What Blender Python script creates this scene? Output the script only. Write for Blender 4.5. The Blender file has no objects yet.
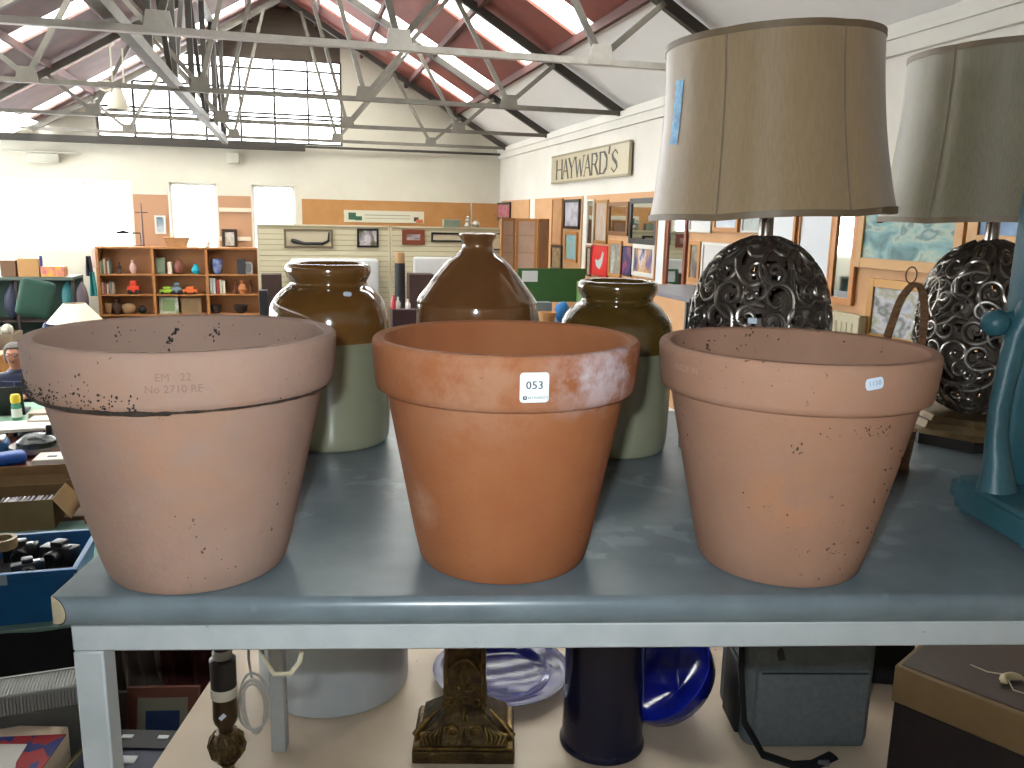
import bpy, bmesh, math, random
from mathutils import Vector, Matrix, noise
random.seed(7)
PI = math.pi
SC = bpy.context.scene
COL = SC.collection
R_ = math.radians

# ------------------------------------------------------------------ camera
F = 829.0; PITCH = R_(11.25); ROLL = R_(1.15); CZ = 1.38
FW = Vector((0, math.cos(PITCH), -math.sin(PITCH)))
UP = Vector((0, math.sin(PITCH), math.cos(PITCH)))
cam = bpy.data.cameras.new('camera'); co = bpy.data.objects.new('camera', cam); COL.objects.link(co)
cam.sensor_width = 36; cam.lens = 36 * F / 1024; cam.clip_start = .02; cam.clip_end = 300
rt = Vector((1, 0, 0))
c_, s_ = math.cos(ROLL), math.sin(ROLL)
cx = rt * c_ + UP * s_ ; cy = -rt * s_ + UP * c_
co.matrix_world = Matrix(((cx.x, cy.x, -FW.x, 0), (cx.y, cy.y, -FW.y, 0), (cx.z, cy.z, -FW.z, CZ), (0, 0, 0, 1)))
SC.camera = co

# measured directions from the photograph, used to work out real positions
A = R_(15); RX = Vector((math.cos(A), math.sin(A), 0)); RD = Vector((-math.sin(A), math.cos(A), 0))
C0 = Vector((0, 0, CZ))
def ray(u, v):
    a = (u - 512) / F; b = (384 - v) / F
    return FW + cx * a + cy * b
def onz(u, v, z): d = ray(u, v); return C0 + d * ((z - CZ) / d.z)
def ony(u, v, y): d = ray(u, v); return C0 + d * (y / d.y)
def room(p): return Vector((p.dot(RX), p.dot(RD), p.z))
def onr(u, v, r): d = ray(u, v); return room(C0 + d * (r / d.dot(RX)))
def ond(u, v, D): d = ray(u, v); return room(C0 + d * (D / d.dot(RD)))
def onzr(u, v, z): return room(onz(u, v, z))
def W(r, d, z): return RX * r + RD * d + Vector((0, 0, z))

# ------------------------------------------------------------------ materials
def lin(c):
    if isinstance(c, str): c = tuple(int(c[i:i+2], 16) / 255 for i in (0, 2, 4))
    return tuple((x / 12.92 if x <= .04045 else ((x + .055) / 1.055) ** 2.4) for x in c) + (1,)
MATS = {}
def mat(name, c='808080', rough=.6, metal=0., c2=None, scale=8, bump=0, bscale=None, detail=4, lo=.35, hi=.65, stretch=(1, 1, 1), spec=.5, trans=0, alpha=1, coat=0, specks=None, spots=(), bands=(), emis=None, sheen=0, coord='Object'):
    if name in MATS: return MATS[name]
    m = bpy.data.materials.new(name); m.use_nodes = True; MATS[name] = m
    nt = m.node_tree; N = nt.nodes; L = nt.links
    b = N['Principled BSDF']
    b.inputs['Roughness'].default_value = rough; b.inputs['Metallic'].default_value = metal
    b.inputs['Specular IOR Level'].default_value = spec
    b.inputs['Transmission Weight'].default_value = trans; b.inputs['Alpha'].default_value = alpha
    b.inputs['Coat Weight'].default_value = coat; b.inputs['Sheen Weight'].default_value = sheen
    b.inputs['Base Color'].default_value = lin(c)
    tc = N.new('ShaderNodeTexCoord'); mp = N.new('ShaderNodeMapping'); mp.inputs['Scale'].default_value = stretch
    L.new(tc.outputs[coord], mp.inputs['Vector'])
    def noisef(sc, det=4, rgh=.6):
        n = N.new('ShaderNodeTexNoise'); n.inputs['Scale'].default_value = sc; n.inputs['Detail'].default_value = det
        n.inputs['Roughness'].default_value = rgh; L.new(mp.outputs['Vector'], n.inputs['Vector']); return n
    col = None
    def mix(fac, c1, c2_):
        x = N.new('ShaderNodeMix'); x.data_type = 'RGBA'
        if hasattr(fac, 'links') or hasattr(fac, 'is_linked'): L.new(fac, x.inputs[0])
        else: x.inputs[0].default_value = fac
        for i, q in ((6, c1), (7, c2_)):
            if isinstance(q, tuple): x.inputs[i].default_value = q
            else: L.new(q, x.inputs[i])
        return x.outputs[2]
    def ramp(src, lo, hi, a=0., z=1.):
        r = N.new('ShaderNodeMapRange'); r.inputs[1].default_value = lo; r.inputs[2].default_value = hi
        r.inputs[3].default_value = a; r.inputs[4].default_value = z; L.new(src, r.inputs[0]); return r.outputs[0]
    def math_(op, a, bb):
        x = N.new('ShaderNodeMath'); x.operation = op
        for i, q in ((0, a), (1, bb)):
            if isinstance(q, (int, float)): x.inputs[i].default_value = q
            else: L.new(q, x.inputs[i])
        return x.outputs[0]
    if c2 is not None:
        n = noisef(scale, detail); col = mix(ramp(n.outputs['Fac'], lo, hi), lin(c), lin(c2))
    sep = None
    if bands or spots:
        sep = N.new('ShaderNodeSeparateXYZ'); L.new(tc.outputs['Object'], sep.inputs[0])
    for (z0, z1, cc, soft) in bands:       # a colour the thing itself has between two heights
        nn = noisef(6, 2); zz = math_('ADD', sep.outputs[2], ramp(nn.outputs['Fac'], 0, 1, -soft, soft))
        f = math_('MULTIPLY', ramp(zz, z0 - .002, z0 + .002), ramp(zz, z1 - .002, z1 + .002, 1, 0))
        col = mix(f, col if col is not None else lin(c), lin(cc))
    for (pt, rad, cc, st) in spots:        # a stain with a place and a size of its own
        v = N.new('ShaderNodeVectorMath'); v.operation = 'DISTANCE'; L.new(tc.outputs['Object'], v.inputs[0]); v.inputs[1].default_value = pt
        nn = noisef(16, 4, .7)
        f = math_('MULTIPLY', math_('MULTIPLY', ramp(v.outputs['Value'], 0, rad, 1, 0), ramp(nn.outputs['Fac'], .38, .6)), st)
        col = mix(f, col if col is not None else lin(c), lin(cc))
    if specks:
        for (sc, th, cc, msc, mth) in specks:
            n = noisef(sc, 2, .5); n2 = noisef(msc, 2, .5)
            f = math_('MULTIPLY', ramp(n.outputs['Fac'], th, th + .03), ramp(n2.outputs['Fac'], mth, mth + .06))
            col = mix(f, col if col is not None else lin(c), lin(cc))
    if col is not None: L.new(col, b.inputs['Base Color'])
    if bump:
        n = noisef(bscale or scale * 4, 5); bp = N.new('ShaderNodeBump'); bp.inputs['Strength'].default_value = bump
        bp.inputs['Distance'].default_value = .01; L.new(n.outputs['Fac'], bp.inputs['Height']); L.new(bp.outputs[0], b.inputs['Normal'])
    if emis:
        b.inputs['Emission Color'].default_value = lin(emis[0]); b.inputs['Emission Strength'].default_value = emis[1]
    return m
def paint(name, cols, scale=3, dist=1., stretch=(1, 1, 1), rough=.5, hard=False):
    if name in MATS: return MATS[name]
    m = bpy.data.materials.new(name); m.use_nodes = True; MATS[name] = m
    nt = m.node_tree; N = nt.nodes; L = nt.links; b = N['Principled BSDF']; b.inputs['Roughness'].default_value = rough
    tc = N.new('ShaderNodeTexCoord'); mp = N.new('ShaderNodeMapping'); mp.inputs['Scale'].default_value = stretch
    mp.inputs['Location'].default_value = (random.random() * 9, random.random() * 9, random.random() * 9)
    L.new(tc.outputs['Object'], mp.inputs['Vector'])
    n = N.new('ShaderNodeTexNoise'); n.inputs['Scale'].default_value = scale; n.inputs['Detail'].default_value = 5; n.inputs['Distortion'].default_value = dist
    L.new(mp.outputs['Vector'], n.inputs['Vector'])
    r = N.new('ShaderNodeValToRGB'); r.color_ramp.interpolation = 'CONSTANT' if hard else 'LINEAR'
    L.new(n.outputs['Fac'], r.inputs[0])
    e = r.color_ramp.elements
    while len(e) < len(cols): e.new(.5)
    for i, c in enumerate(cols):
        e[i].position = .3 + .4 * i / max(1, len(cols) - 1); e[i].color = lin(c)
    L.new(r.outputs[0], b.inputs['Base Color'])
    return m

# ------------------------------------------------------------------ mesh builder
class MB:
    def __init__(s): s.v = []; s.f = []; s.mi = []; s.sm = []; s.mats = []
    def slot(s, m):
        if m not in s.mats: s.mats.append(m)
        return s.mats.index(m)
    def add(s, vs, fs, m, smooth=False, M=None):
        k = len(s.v); i = s.slot(m)
        s.v += [(M @ Vector(p)) if M is not None else Vector(p) for p in vs]
        for f in fs: s.f.append([a + k for a in f]); s.mi.append(i); s.sm.append(smooth)
        return s
    def bm(s, b, m, smooth=False, M=None):
        b.verts.ensure_lookup_table(); b.verts.index_update()
        s.add([v.co.copy() for v in b.verts], [[v.index for v in f.verts] for f in b.faces], m, smooth, M); b.free(); return s
    def box(s, c, size, m, rot=None, bev=0, seg=1):
        b = bmesh.new(); bmesh.ops.create_cube(b, size=1)
        for v in b.verts: v.co = Vector((v.co.x * size[0], v.co.y * size[1], v.co.z * size[2]))
        if bev: bmesh.ops.bevel(b, geom=b.edges[:], offset=bev, segments=seg, affect='EDGES', profile=.5)
        M = Matrix.Translation(c)
        if rot is not None:
            from mathutils import Euler
            M = M @ (Euler(rot).to_matrix().to_4x4() if not isinstance(rot, Matrix) else rot.to_4x4())
        return s.bm(b, m, bev > 0 and seg > 1, M)
    def bx(s, a, b_, m, bev=0, seg=1):      # box from corner to corner
        a = Vector(a); b_ = Vector(b_); return s.box((a + b_) / 2, [abs(b_[i] - a[i]) for i in range(3)], m, None, bev, seg)
    def tube(s, pts, r, m, n=8, closed=False, smooth=True, flat=1.):
        pts = [Vector(p) for p in pts]; N_ = len(pts)
        rr = r if isinstance(r, (list, tuple)) else [r] * N_
        T = []
        for i in range(N_):
            a = pts[(i - 1) % N_] if (closed or i) else pts[0]; b_ = pts[(i + 1) % N_] if (closed or i < N_ - 1) else pts[-1]
            t = (b_ - a); T.append(t.normalized() if t.length > 1e-9 else Vector((0, 0, 1)))
        u = T[0].orthogonal().normalized(); vs = []
        for i in range(N_):
            u = (u - T[i] * u.dot(T[i])); u = u.normalized() if u.length > 1e-6 else T[i].orthogonal().normalized()
            w = T[i].cross(u)
            for k in range(n):
                a = 2 * PI * k / n; vs.append(pts[i] + (u * math.cos(a) + w * math.sin(a) * flat) * rr[i])
        fs = []
        for i in range(N_ if closed else N_ - 1):
            j = (i + 1) % N_
            for k in range(n): fs.append([i * n + k, i * n + (k + 1) % n, j * n + (k + 1) % n, j * n + k])
        if not closed: fs += [list(range(n))[::-1], [(N_ - 1) * n + k for k in range(n)]]
        return s.add(vs, fs, m, smooth)
    def bar(s, p, q, w, h, m, up=(0, 0, 1)):
        p = Vector(p); q = Vector(q); t = (q - p).normalized(); up = Vector(up)
        if abs(t.dot(up)) > .98: up = Vector((0, 1, 0))
        x = t.cross(up).normalized() * w / 2; y = x.cross(t).normalized() * h / 2
        vs = [p + x * a + y * b for a, b in ((-1, -1), (1, -1), (1, 1), (-1, 1))] + [q + x * a + y * b for a, b in ((-1, -1), (1, -1), (1, 1), (-1, 1))]
        return s.add(vs, [[3, 2, 1, 0], [4, 5, 6, 7], [0, 1, 5, 4], [1, 2, 6, 5], [2, 3, 7, 6], [3, 0, 4, 7]], m)
    def lathe(s, prof, m, n=48, c=(0, 0, 0), smooth=True, fn=None, M=None, mz=None):
        c = Vector(c); vs = []
        for (r, z) in prof:
            for k in range(n):
                a = 2 * PI * k / n; rr = r
                if fn: rr, z2 = fn(a, r, z)
                else: z2 = z
                vs.append(c + Vector((rr * math.cos(a), rr * math.sin(a), z2)))
        P_ = len(prof)
        for i in range(P_ - 1):
            fs = [[k, (k + 1) % n, n + (k + 1) % n, n + k] for k in range(n)]
            mm = mz(prof[i], prof[i + 1]) if mz else m
            k0 = len(s.v) if i == 0 else k0
            if i == 0: s.v += [(M @ p) if M is not None else p for p in vs]
            sl = s.slot(mm)
            for f in fs: s.f.append([k0 + i * n + a for a in f]); s.mi.append(sl); s.sm.append(smooth)
        for i, rev in ((0, True), (P_ - 1, False)):
            if prof[i][0] > 1e-6 and s.capit:
                f = [k0 + i * n + k for k in range(n)]; s.f.append(f[::-1] if rev else f); s.mi.append(s.slot(m)); s.sm.append(False)
        return s
    capit = True
    def sph(s, c, r, m, n=16, M=None, seg=None):
        b = bmesh.new(); bmesh.ops.create_uvsphere(b, u_segments=n, v_segments=seg or max(6, n // 2), radius=1)
        r = r if isinstance(r, (list, tuple)) else (r, r, r)
        for v in b.verts: v.co = Vector((v.co.x * r[0], v.co.y * r[1], v.co.z * r[2]))
        MM = Matrix.Translation(c)
        if M is not None: MM = MM @ M.to_4x4()
        return s.bm(b, m, True, MM)
    def prism(s, poly, z0, z1, m, M=None, smooth=False):   # poly in xy, extruded in z
        n = len(poly); vs = [(x, y, z0) for x, y in poly] + [(x, y, z1) for x, y in poly]
        ar = sum(poly[i][0] * poly[(i + 1) % n][1] - poly[(i + 1) % n][0] * poly[i][1] for i in range(n))
        a = list(range(n)); fs = [a[::-1], [n + i for i in a]] + [[i, (i + 1) % n, n + (i + 1) % n, n + i] for i in a]
        if ar < 0: fs = [f[::-1] for f in fs]
        return s.add(vs, fs, m, smooth, M)
    def grid(s, fn, nu, nv, m, smooth=True):
        vs = [fn(i / nu, j / nv) for j in range(nv + 1) for i in range(nu + 1)]
        fs = [[j * (nu + 1) + i, j * (nu + 1) + i + 1, (j + 1) * (nu + 1) + i + 1, (j + 1) * (nu + 1) + i] for j in range(nv) for i in range(nu)]
        return s.add(vs, fs, m, smooth)
    def build(s, name, parent=None, loc=(0, 0, 0), rz=0, ang=38, weld=False):
        me = bpy.data.meshes.new(name); me.from_pydata([tuple(p) for p in s.v], [], s.f)
        for m in s.mats: me.materials.append(m)
        me.polygons.foreach_set('material_index', s.mi); me.polygons.foreach_set('use_smooth', s.sm)
        me.update()
        try: me.set_sharp_from_angle(angle=R_(ang))
        except Exception: pass
        o = bpy.data.objects.new(name, me); COL.objects.link(o)
        if parent is not None: o.parent = parent
        o.location = loc; o.rotation_euler = (0, 0, rz)
        return o

def tag(o, label, cat, group=None, kind=None):
    if label: o['label'] = label
    if cat: o['category'] = cat
    if group: o['group'] = group
    if kind: o['kind'] = kind
    return o
def thing(name, label, cat, loc=(0, 0, 0), rz=0, group=None):
    o = bpy.data.objects.new(name, None); COL.objects.link(o); o.empty_display_size = .05
    o.location = loc; o.rotation_euler = (0, 0, rz); return tag(o, label, cat, group)
def single(name, mb, label, cat, loc=(0, 0, 0), rz=0, group=None): return tag(mb.build(name, None, loc, rz), label, cat, group)
def struct(name, mb, loc=(0, 0, 0), rz=0):
    o = mb.build(name, None, loc, rz); o['kind'] = 'structure'; return o
def copytree(o, loc, rz, label, group=None):
    c = o.copy(); COL.objects.link(c); c.location = loc; c.rotation_euler = (0, 0, rz); c['label'] = label
    if group: c['group'] = group
    def rec(src, dst):
        for ch in list(src.children):
            d = ch.copy(); COL.objects.link(d); d.parent = dst; rec(ch, d)
    rec(o, c); return c
FONT = {}
def textmesh(txt, size, extr=0.0, sx=1., space=1.):
    cu = bpy.data.curves.new('lettering', 'FONT'); cu.body = txt; cu.size = size; cu.extrude = extr; cu.align_x = 'CENTER'; cu.align_y = 'CENTER'
    cu.space_character = space; cu.resolution_u = 3
    o = bpy.data.objects.new('lettering', cu); COL.objects.link(o)
    dg = bpy.context.evaluated_depsgraph_get(); dg.update()
    me = bpy.data.meshes.new_from_object(o.evaluated_get(dg))
    vs = [Vector((v.co.x * sx, v.co.y, v.co.z)) for v in me.vertices]; fs = [list(p.vertices) for p in me.polygons]
    bpy.data.objects.remove(o); bpy.data.curves.remove(cu); bpy.data.meshes.remove(me)
    return vs, fs
def addtext(mb, txt, size, m, fn, sx=1., extr=0.0, space=1.):
    vs, fs = textmesh(txt, size, extr, sx, space); mb.add([fn(p) for p in vs], fs, m)

# ================================================================== FOREGROUND
steel = mat('painted_steel', 'aeb3b4', .45, 0, c2='a2a8a9', scale=12, specks=[(60, .70, '6a6560', 9, .5)])
lam = mat('grey_blue_laminate', '5b676c', .29, 0, c2='6d797e', scale=14, lo=.3, hi=.7, detail=6, specks=[(5, .55, '77848a', 22, .5)])
lam_edge = mat('laminate_core_edge', 'b5a98c', .6, c2='a3977c', scale=40)
dark_line = mat('black_glue_line', '1a1815', .5)
BZ = R_(3.0); BO = Vector((-.578, .964, .9)); BX = Vector((math.cos(BZ), math.sin(BZ), 0)); BY = Vector((-math.sin(BZ), math.cos(BZ), 0))
bench = thing('workbench', 'long workbench with a mottled grey-blue laminate top and pale steel frame', 'workbench', (BO.x, BO.y, 0), BZ)
BL, BD, TH = 2.7, 1.08, .040
def topsec(x, inset=0):
    pts = []; h = TH / 2
    for k in range(13):                                   # rounded front edge
        a = PI / 2 + PI * k / 12; pts.append((h * .62 + (h * .62) * math.cos(a), .9 - h + (h - inset) * math.sin(a)))
    pts.append((BD, .9 - TH + inset)); pts.append((BD, .9 - inset))
    return [(x + (.021 * max(0, 1 - y / (h * .62)) if x < .01 else 0), y, z) for y, z in pts]
b = MB(); a0 = topsec(.0015); a1 = topsec(BL); n = len(a0)
b.add(a0 + a1, [[i, (i + 1) % n, n + (i + 1) % n, n + i][::-1] for i in range(n)] + [[n + i for i in range(n)][::-1]], lam, True)
b.add(topsec(.0015), [list(range(13)), [0, 12, 13, 14]], dark_line)
top = b.build('worktop', bench, ang=60)
b = MB(); h = TH / 2
e0 = [(x - .0016 + (.0012 if y < .3 else 0), y + (.0006 if y < .02 else 0), .9 - h + (z - .9 + h) * .92) for x, y, z in topsec(0)]
e1 = [(x + .0012, y, z) for x, y, z in e0]
b.add(e0 + e1, [list(range(13)), [0, 12, 13, 14], [n + i for i in range(n)][::-1]] + [[i, (i + 1) % n, n + (i + 1) % n, n + i][::-1] for i in range(n)], lam_edge)
o = b.build('edge_strip', top); o.location.x = -.0007; o['label'] = 'bare cream end edge'
b = MB(); z1 = .9 - TH - .0005; z0 = z1 - .037
b.bx((.02, .012, z0), (BL - .03, .048, z1), steel, .0025)
b.bx((.02, BD - .11, z0), (BL - .03, BD - .074, z1), steel, .0025)
b.bx((.02, .048, z0), (.056, BD - .11, z1), steel, .0025); b.bx((BL - .066, .048, z0), (BL - .03, BD - .11, z1), steel, .0025)
b.build('frame_rail', bench)
for (x, y) in ((.02, .012), (.02, BD - .11), (BL - .066, .012), (BL - .066, BD - .11)):
    l = MB().bx((x, y, .001), (x + .038, y + .036, z0), steel, .0025).build('leg', bench)

# ---- terracotta pots
def clay(name, c, c2, **k): return mat(name, c, .82, 0, c2=c2, scale=7, bump=.13, bscale=120, spec=.25, lo=.3, hi=.7, **k)
dirt = mat('dark_soil', '2a211b', .95, c2='40342a', scale=60, bump=.6)
whitest = mat('label_white', 'd9dfe2', .5)
inkm = mat('label_ink', '20262c', .6)
inkb = mat('faded_blue_ink', '7d93a8', .6)
def pot(name, label, loc, Rr, rb, H, m, rz=0, tz=.24, over=.016):
    t = thing('terracotta_pot', label, 'plant pot', loc, rz)
    hc = H - tz                                             # collar height
    rw = lambda z: rb + (Rr - .0175 - rb) * (z / tz)   # wall
    p = [(0.02, .004), (rb - .012, .0), (rb - .004, .002), (rb, .008)]
    for k in range(1, 9): z = .008 + (tz - .008) * k / 8; p.append((rw(z), z))
    p += [(rw(tz) + .003, tz + .001), (Rr - .010, tz - .004), (Rr - .006, tz - .001), (Rr - .004, tz + .006)]
    p += [(Rr - .001, tz + hc * .6), (Rr, H - .008), (Rr - .001, H - .003), (Rr - .004, H)]
    p += [(Rr - .012, H + .0005), (Rr - .016, H - .002), (Rr - .018, H - .008), (Rr - .022, tz), (rb - .012, .02), (.03, .018)]
    w = MB(); w.capit = False
    w.lathe(p, m, 96); w.build('pot_body', t)
    return t, (lambda th, z, off: ((Rr - .002 + off) * math.sin(th), -(Rr - .002 + off) * math.cos(th), z))
def crumbs(mb, f, th0, th1, z0, z1, n, s=.0022, inner=None):
    for i in range(n):
        th = random.uniform(th0, th1); z = random.uniform(z0, z1)
        mb.sph(f(th, z, 0), (s * random.uniform(.4, 1.3), s * random.uniform(.4, 1.3), s * random.uniform(.4, 1.6)), dirt, 6, seg=5)

PL = (-.4351, 1.0961, .9); PM = (-.0091, 1.1484, .9); PR = (.3946, 1.1498, .9)
cl1 = clay('weathered_pink_clay', '927769', '9d8273', specks=[(110, .70, '4a3c32', 6, .55)], spots=[((.03, -.14, .2), .16, 'a37a60', .8), ((-.05, -.2, .26), .1, '9a7663', .6), ((0, -.12, .04), .09, 'ab8878', .5)])
t1, f1 = pot('p', 'weathered pinkish terracotta pot with soil caught under its rim, beside the bench end', PL, .1950, .1186, .3257, cl1, 0, .260)
# soil packed under the collar: an irregular dark bead
b = MB(); pts = []; rr = []
for k in range(150):
    th = -1.25 + 2.75 * k / 149; q = noise.noise(Vector((th * 9, 0, 0))) + .6 * noise.noise(Vector((th * 31, 3, 0)))
    R0 = .1937 - .0075; pts.append((R0 * math.sin(th), -R0 * math.cos(th), .2565 + .0012 * q)); base = .0036 if th < .25 else .0016
    rr.append(max(.0005, base + .0020 * q))
b.tube(pts, rr, dirt, 6)
crumbs(b, f1, -1.2, 0.1, .26, .278, 150, .0012); crumbs(b, f1, -1.2, -.2, .266, .31, 50, .0009); crumbs(b, f1, .2, 1.1, .25, .31, 18, .0007)
def wall1(R0, R1, H, tz):
    return lambda th, z, off: ((R0 + (R1 - R0) * z / H + off) * math.sin(th), -(R0 + (R1 - R0) * z / H + off) * math.cos(th), z)
g1 = wall1(.1186, .1907, .3257, .25)
crumbs(b, g1, -.8, .8, .19, .24, 14, .0008); crumbs(b, g1, .30, .36, .10, .115, 9, .0011)
b.build('soil_crust', t1)['kind'] = 'stuff'
b = MB()                                                  # clumps on the inside wall, at the far side
def inw(R, H, tz, rb): return lambda th, z, off=0: ((rb - .012 + (R - .029 - rb + .012) * (z / tz)) * math.sin(th), (rb - .012 + (R - .029 - rb + .012) * (z / tz)) * math.cos(th), z)
fi = inw(.1937, .3257, .25, .1186)
def clump(b, f, th, z, L_, n=26, s=.003):
    for i in range(n):
        a = random.uniform(-1, 1); b.sph(f(th + a * L_ * .5 + random.gauss(0, .01), z + a * L_ * .12 + random.gauss(0, .005)), [s * random.uniform(.4, 1.2) for _ in range(3)], dirt, 6, seg=5)
fi2 = lambda th, z, off=0: ((.1937 - .0195) * math.sin(th), (.1937 - .0195) * math.cos(th), z)
clump(b, fi2, -.50, .292, .09, 20, .0022); clump(b, fi2, -.14, .298, .07, 12, .0020); clump(b, fi2, -.95, .300, .08, 8, .0014)
for i in range(30): b.sph(fi2(random.uniform(-1.2, 1.2), random.uniform(.27, .312)), random.uniform(.0005, .0011), dirt, 6, seg=4)
o = b.build('soil_clump', t1); o['kind'] = 'stuff'
b = MB(); b.sph(fi2(.42, .281), (.006, .002, .004), whitest, 8); b.build('paper_scrap', t1)
pressed = mat('impressed_clay', '84695c', .9)
b = MB()
def oncyl(R, th0, z0, off): return lambda p: Vector(((R + off) * math.sin(th0 + p.x / R), -(R + off) * math.cos(th0 + p.x / R), z0 + p.y))
addtext(b, 'EM   22', .0125, pressed, oncyl(.1943, .29, .2985, .0006), 1.0); addtext(b, 'No 2710 RF', .0125, pressed, oncyl(.1943, .29, .285, .0006), 1.)
o = b.build('stamped_lettering', t1)
cl2 = clay('orange_clay', '97603c', '8e5433', spots=[((.10, -.158, .295), .070, 'b9aaac', 1.), ((.15, -.112, .29), .070, 'c4bcc6', 1.), ((.14, -.06, .14), .035, 'ab8a78', .8), ((-.115, -.09, .1), .04, 'b08a72', .8), ((-.14, -.05, .16), .05, 'a0705a', .6), ((-.06, -.18, .29), .14, 'a0775e', .7), ((.0, -.187, .29), .1, 'a17a60', .5)], specks=[(70, .73, '4a2a18', 6, .55)])
t2, f2 = pot('p', 'clean orange terracotta pot wearing a square lot sticker on its rim', PM, .1856, .121, .3205, cl2, 0, .254)
b = MB(); R2 = .1852
sticker = mat('lot_sticker_paper', 'dbe3e6', .35)
def rr_poly(w, h, r, n=5):
    P = []
    for cx_, cy_, a0 in ((w/2-r, h/2-r, 0), (-w/2+r, h/2-r, 90), (-w/2+r, -h/2+r, 180), (w/2-r, -h/2+r, 270)):
        for k in range(n + 1): a = R_(a0 + 90 * k / n); P.append((cx_ + r * math.cos(a), cy_ + r * math.sin(a)))
    return P
def patch(b, w, h, r, m, fn, t=.0004, nx=10):           # rounded rectangle wrapped on a curved wall
    P = rr_poly(w, h, r); xs = sorted(set([round(-w/2 + w * i / nx, 6) for i in range(nx + 1)]))
    def yr(x):
        ax = abs(x); 
        if ax <= w/2 - r: return h/2
        q = ax - (w/2 - r); return h/2 - r + math.sqrt(max(0, r * r - q * q))
    xs = [-w/2, -w/2 + r*.3] + [x for x in xs if abs(x) < w/2 - r * .31] + [w/2 - r*.3, w/2]
    vs = []; 
    for x in xs: y = yr(x); vs += [fn(Vector((x, -y, 0))), fn(Vector((x, y, 0)))]
    b.add(vs, [[2*i, 2*i+2, 2*i+3, 2*i+1] for i in range(len(xs) - 1)], m)
th0 = .195
patch(b, .0355, .0365, .004, sticker, oncyl(R2, th0, .284, .0008))
lb = b.build('lot_sticker', t2); lb['label'] = 'square white lot sticker reading 053'
b = MB()
addtext(b, '053', .0135, inkm, oncyl(R2, th0, .2865, .0012), 1.0, space=1.08)
addtext(b, '053', .0135, inkm, oncyl(R2, th0 + .0016, .2865, .00115), 1.0, space=1.08)
patch(b, .0046, .0046, .0006, inkm, oncyl(R2, th0 - .062, .2715, .0012), nx=2)
patch(b, .0018, .0016, .0003, sticker, oncyl(R2, th0 - .0605, .2717, .0015), nx=2)
addtext(b, "HAYWARD'S", .0046, inkm, oncyl(R2, th0 + .018, .2715, .0012), 1.0)
b.build('sticker_print', lb)
cl3 = clay('dusty_terracotta', '94705a', '9e7a66', specks=[(110, .68, '4a382c', 6, .54)], spots=[((-.04, -.14, .13), .06, 'b57a4e', 1.), ((0, -.16, .22), .2, '9d7258', .7)])
t3, f3 = pot('p', 'dusty terracotta pot with a small pale price ticket on its rim', PR, .1871, .1138, .3173, cl3, 0, .257)
b = MB(); th3 = .19
def rot2(fn, a): c, s = math.cos(a), math.sin(a); return lambda p: fn(Vector((p.x * c - p.y * s, p.x * s + p.y * c, 0)))
tick = mat('ticket_paper', 'c3cfdc', .6)
patch(b, .0235, .0145, .0045, tick, rot2(oncyl(.1864, th3, .297, .0012), .16), nx=8)
o = b.build('price_ticket', t3); o['label'] = 'small pale blue price ticket'
b2 = MB(); addtext(b2, '1158', .0085, inkb, rot2(oncyl(.1864, th3, .2975, .0018), .16)); b2.build('ticket_writing', o)
b = MB(); g3 = wall1(.1138, .1828, .3173, .245)
crumbs(b, g3, -.1, .5, .222, .240, 30, .0009); crumbs(b, g3, .5, 1.3, .06, .21, 26, .0015); crumbs(b, g3, -.3, .7, .05, .1, 18, .0008); crumbs(b, g3, -.7, -.2, .1, .14, 6, .0011)
crumbs(b, g3, -.3, -.2, .2, .215, 7, .0014)
b.build('soil_crust', t3)['kind'] = 'stuff'
b = MB(); fi3 = lambda th, z, off=0: ((.1871 - .0195) * math.sin(th), (.1871 - .0195) * math.cos(th), z)
clump(b, fi3, -.16, .292, .2, 20, .0013); clump(b, fi3, -.55, .286, .04, 9, .0020)
for i in range(24): b.sph(fi3(random.uniform(-1.2, 1.2), random.uniform(.262, .305)), random.uniform(.0006, .0016), dirt, 6, seg=4)
b.build('soil_clump', t3)['kind'] = 'stuff'
b = MB(); addtext(b, 'MADE IN', .012, mat('chalky_stamp', 'ab8775', .9), oncyl(.1864, -1.12, .292, .0006)); b.build('stamped_lettering', t3)

# ---- stoneware jars
glz = dict(rough=.12, spec=.7, coat=.6)
brown_glaze = mat('brown_salt_glaze', '64451f', c2='765328', scale=5, bump=.04, bscale=14, **glz)
dark_glaze = mat('umber_glaze', '684526', c2='785231', scale=6, bump=.04, bscale=14, **glz)
cream_glaze = mat('cream_glaze', '86876e', .25, c2='8f9077', scale=4, spec=.6, coat=.3)
def jar(label, loc, prof, cut, gl, rz=0, handle=None):
    t = thing('stoneware_jar', label, 'jar', loc, rz)
    lo = [p for p in prof if p[1] <= cut]; hi = [p for p in prof if p[1] > cut]
    last = lo[-1]; nx_ = hi[0]; f = (cut - last[1]) / max(1e-6, nx_[1] - last[1]); mid = (last[0] + (nx_[0] - last[0]) * f, cut)
    w = MB(); w.capit = False
    w.lathe([(0.001, 0)] + lo + [mid], cream_glaze, 72); w.build('lower_body', t)
    w = MB(); w.capit = False; w.lathe([mid] + hi, gl, 72)
    w.build('upper_body', t); return t
def smoothprof(pts, k=4):
    out = []
    n = len(pts)
    for i in range(n - 1):
        p0 = pts[max(0, i - 1)]; p1 = pts[i]; p2 = pts[i + 1]; p3 = pts[min(n - 1, i + 2)]
        for j in range(k):
            t = j / k; out.append(tuple(.5 * (2*p1[a] + (p2[a]-p0[a])*t + (2*p0[a]-5*p1[a]+4*p2[a]-p3[a])*t*t + (3*p1[a]-p0[a]-3*p2[a]+p3[a])*t**3) for a in (0, 1)))
    return out + [pts[-1]]
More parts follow.
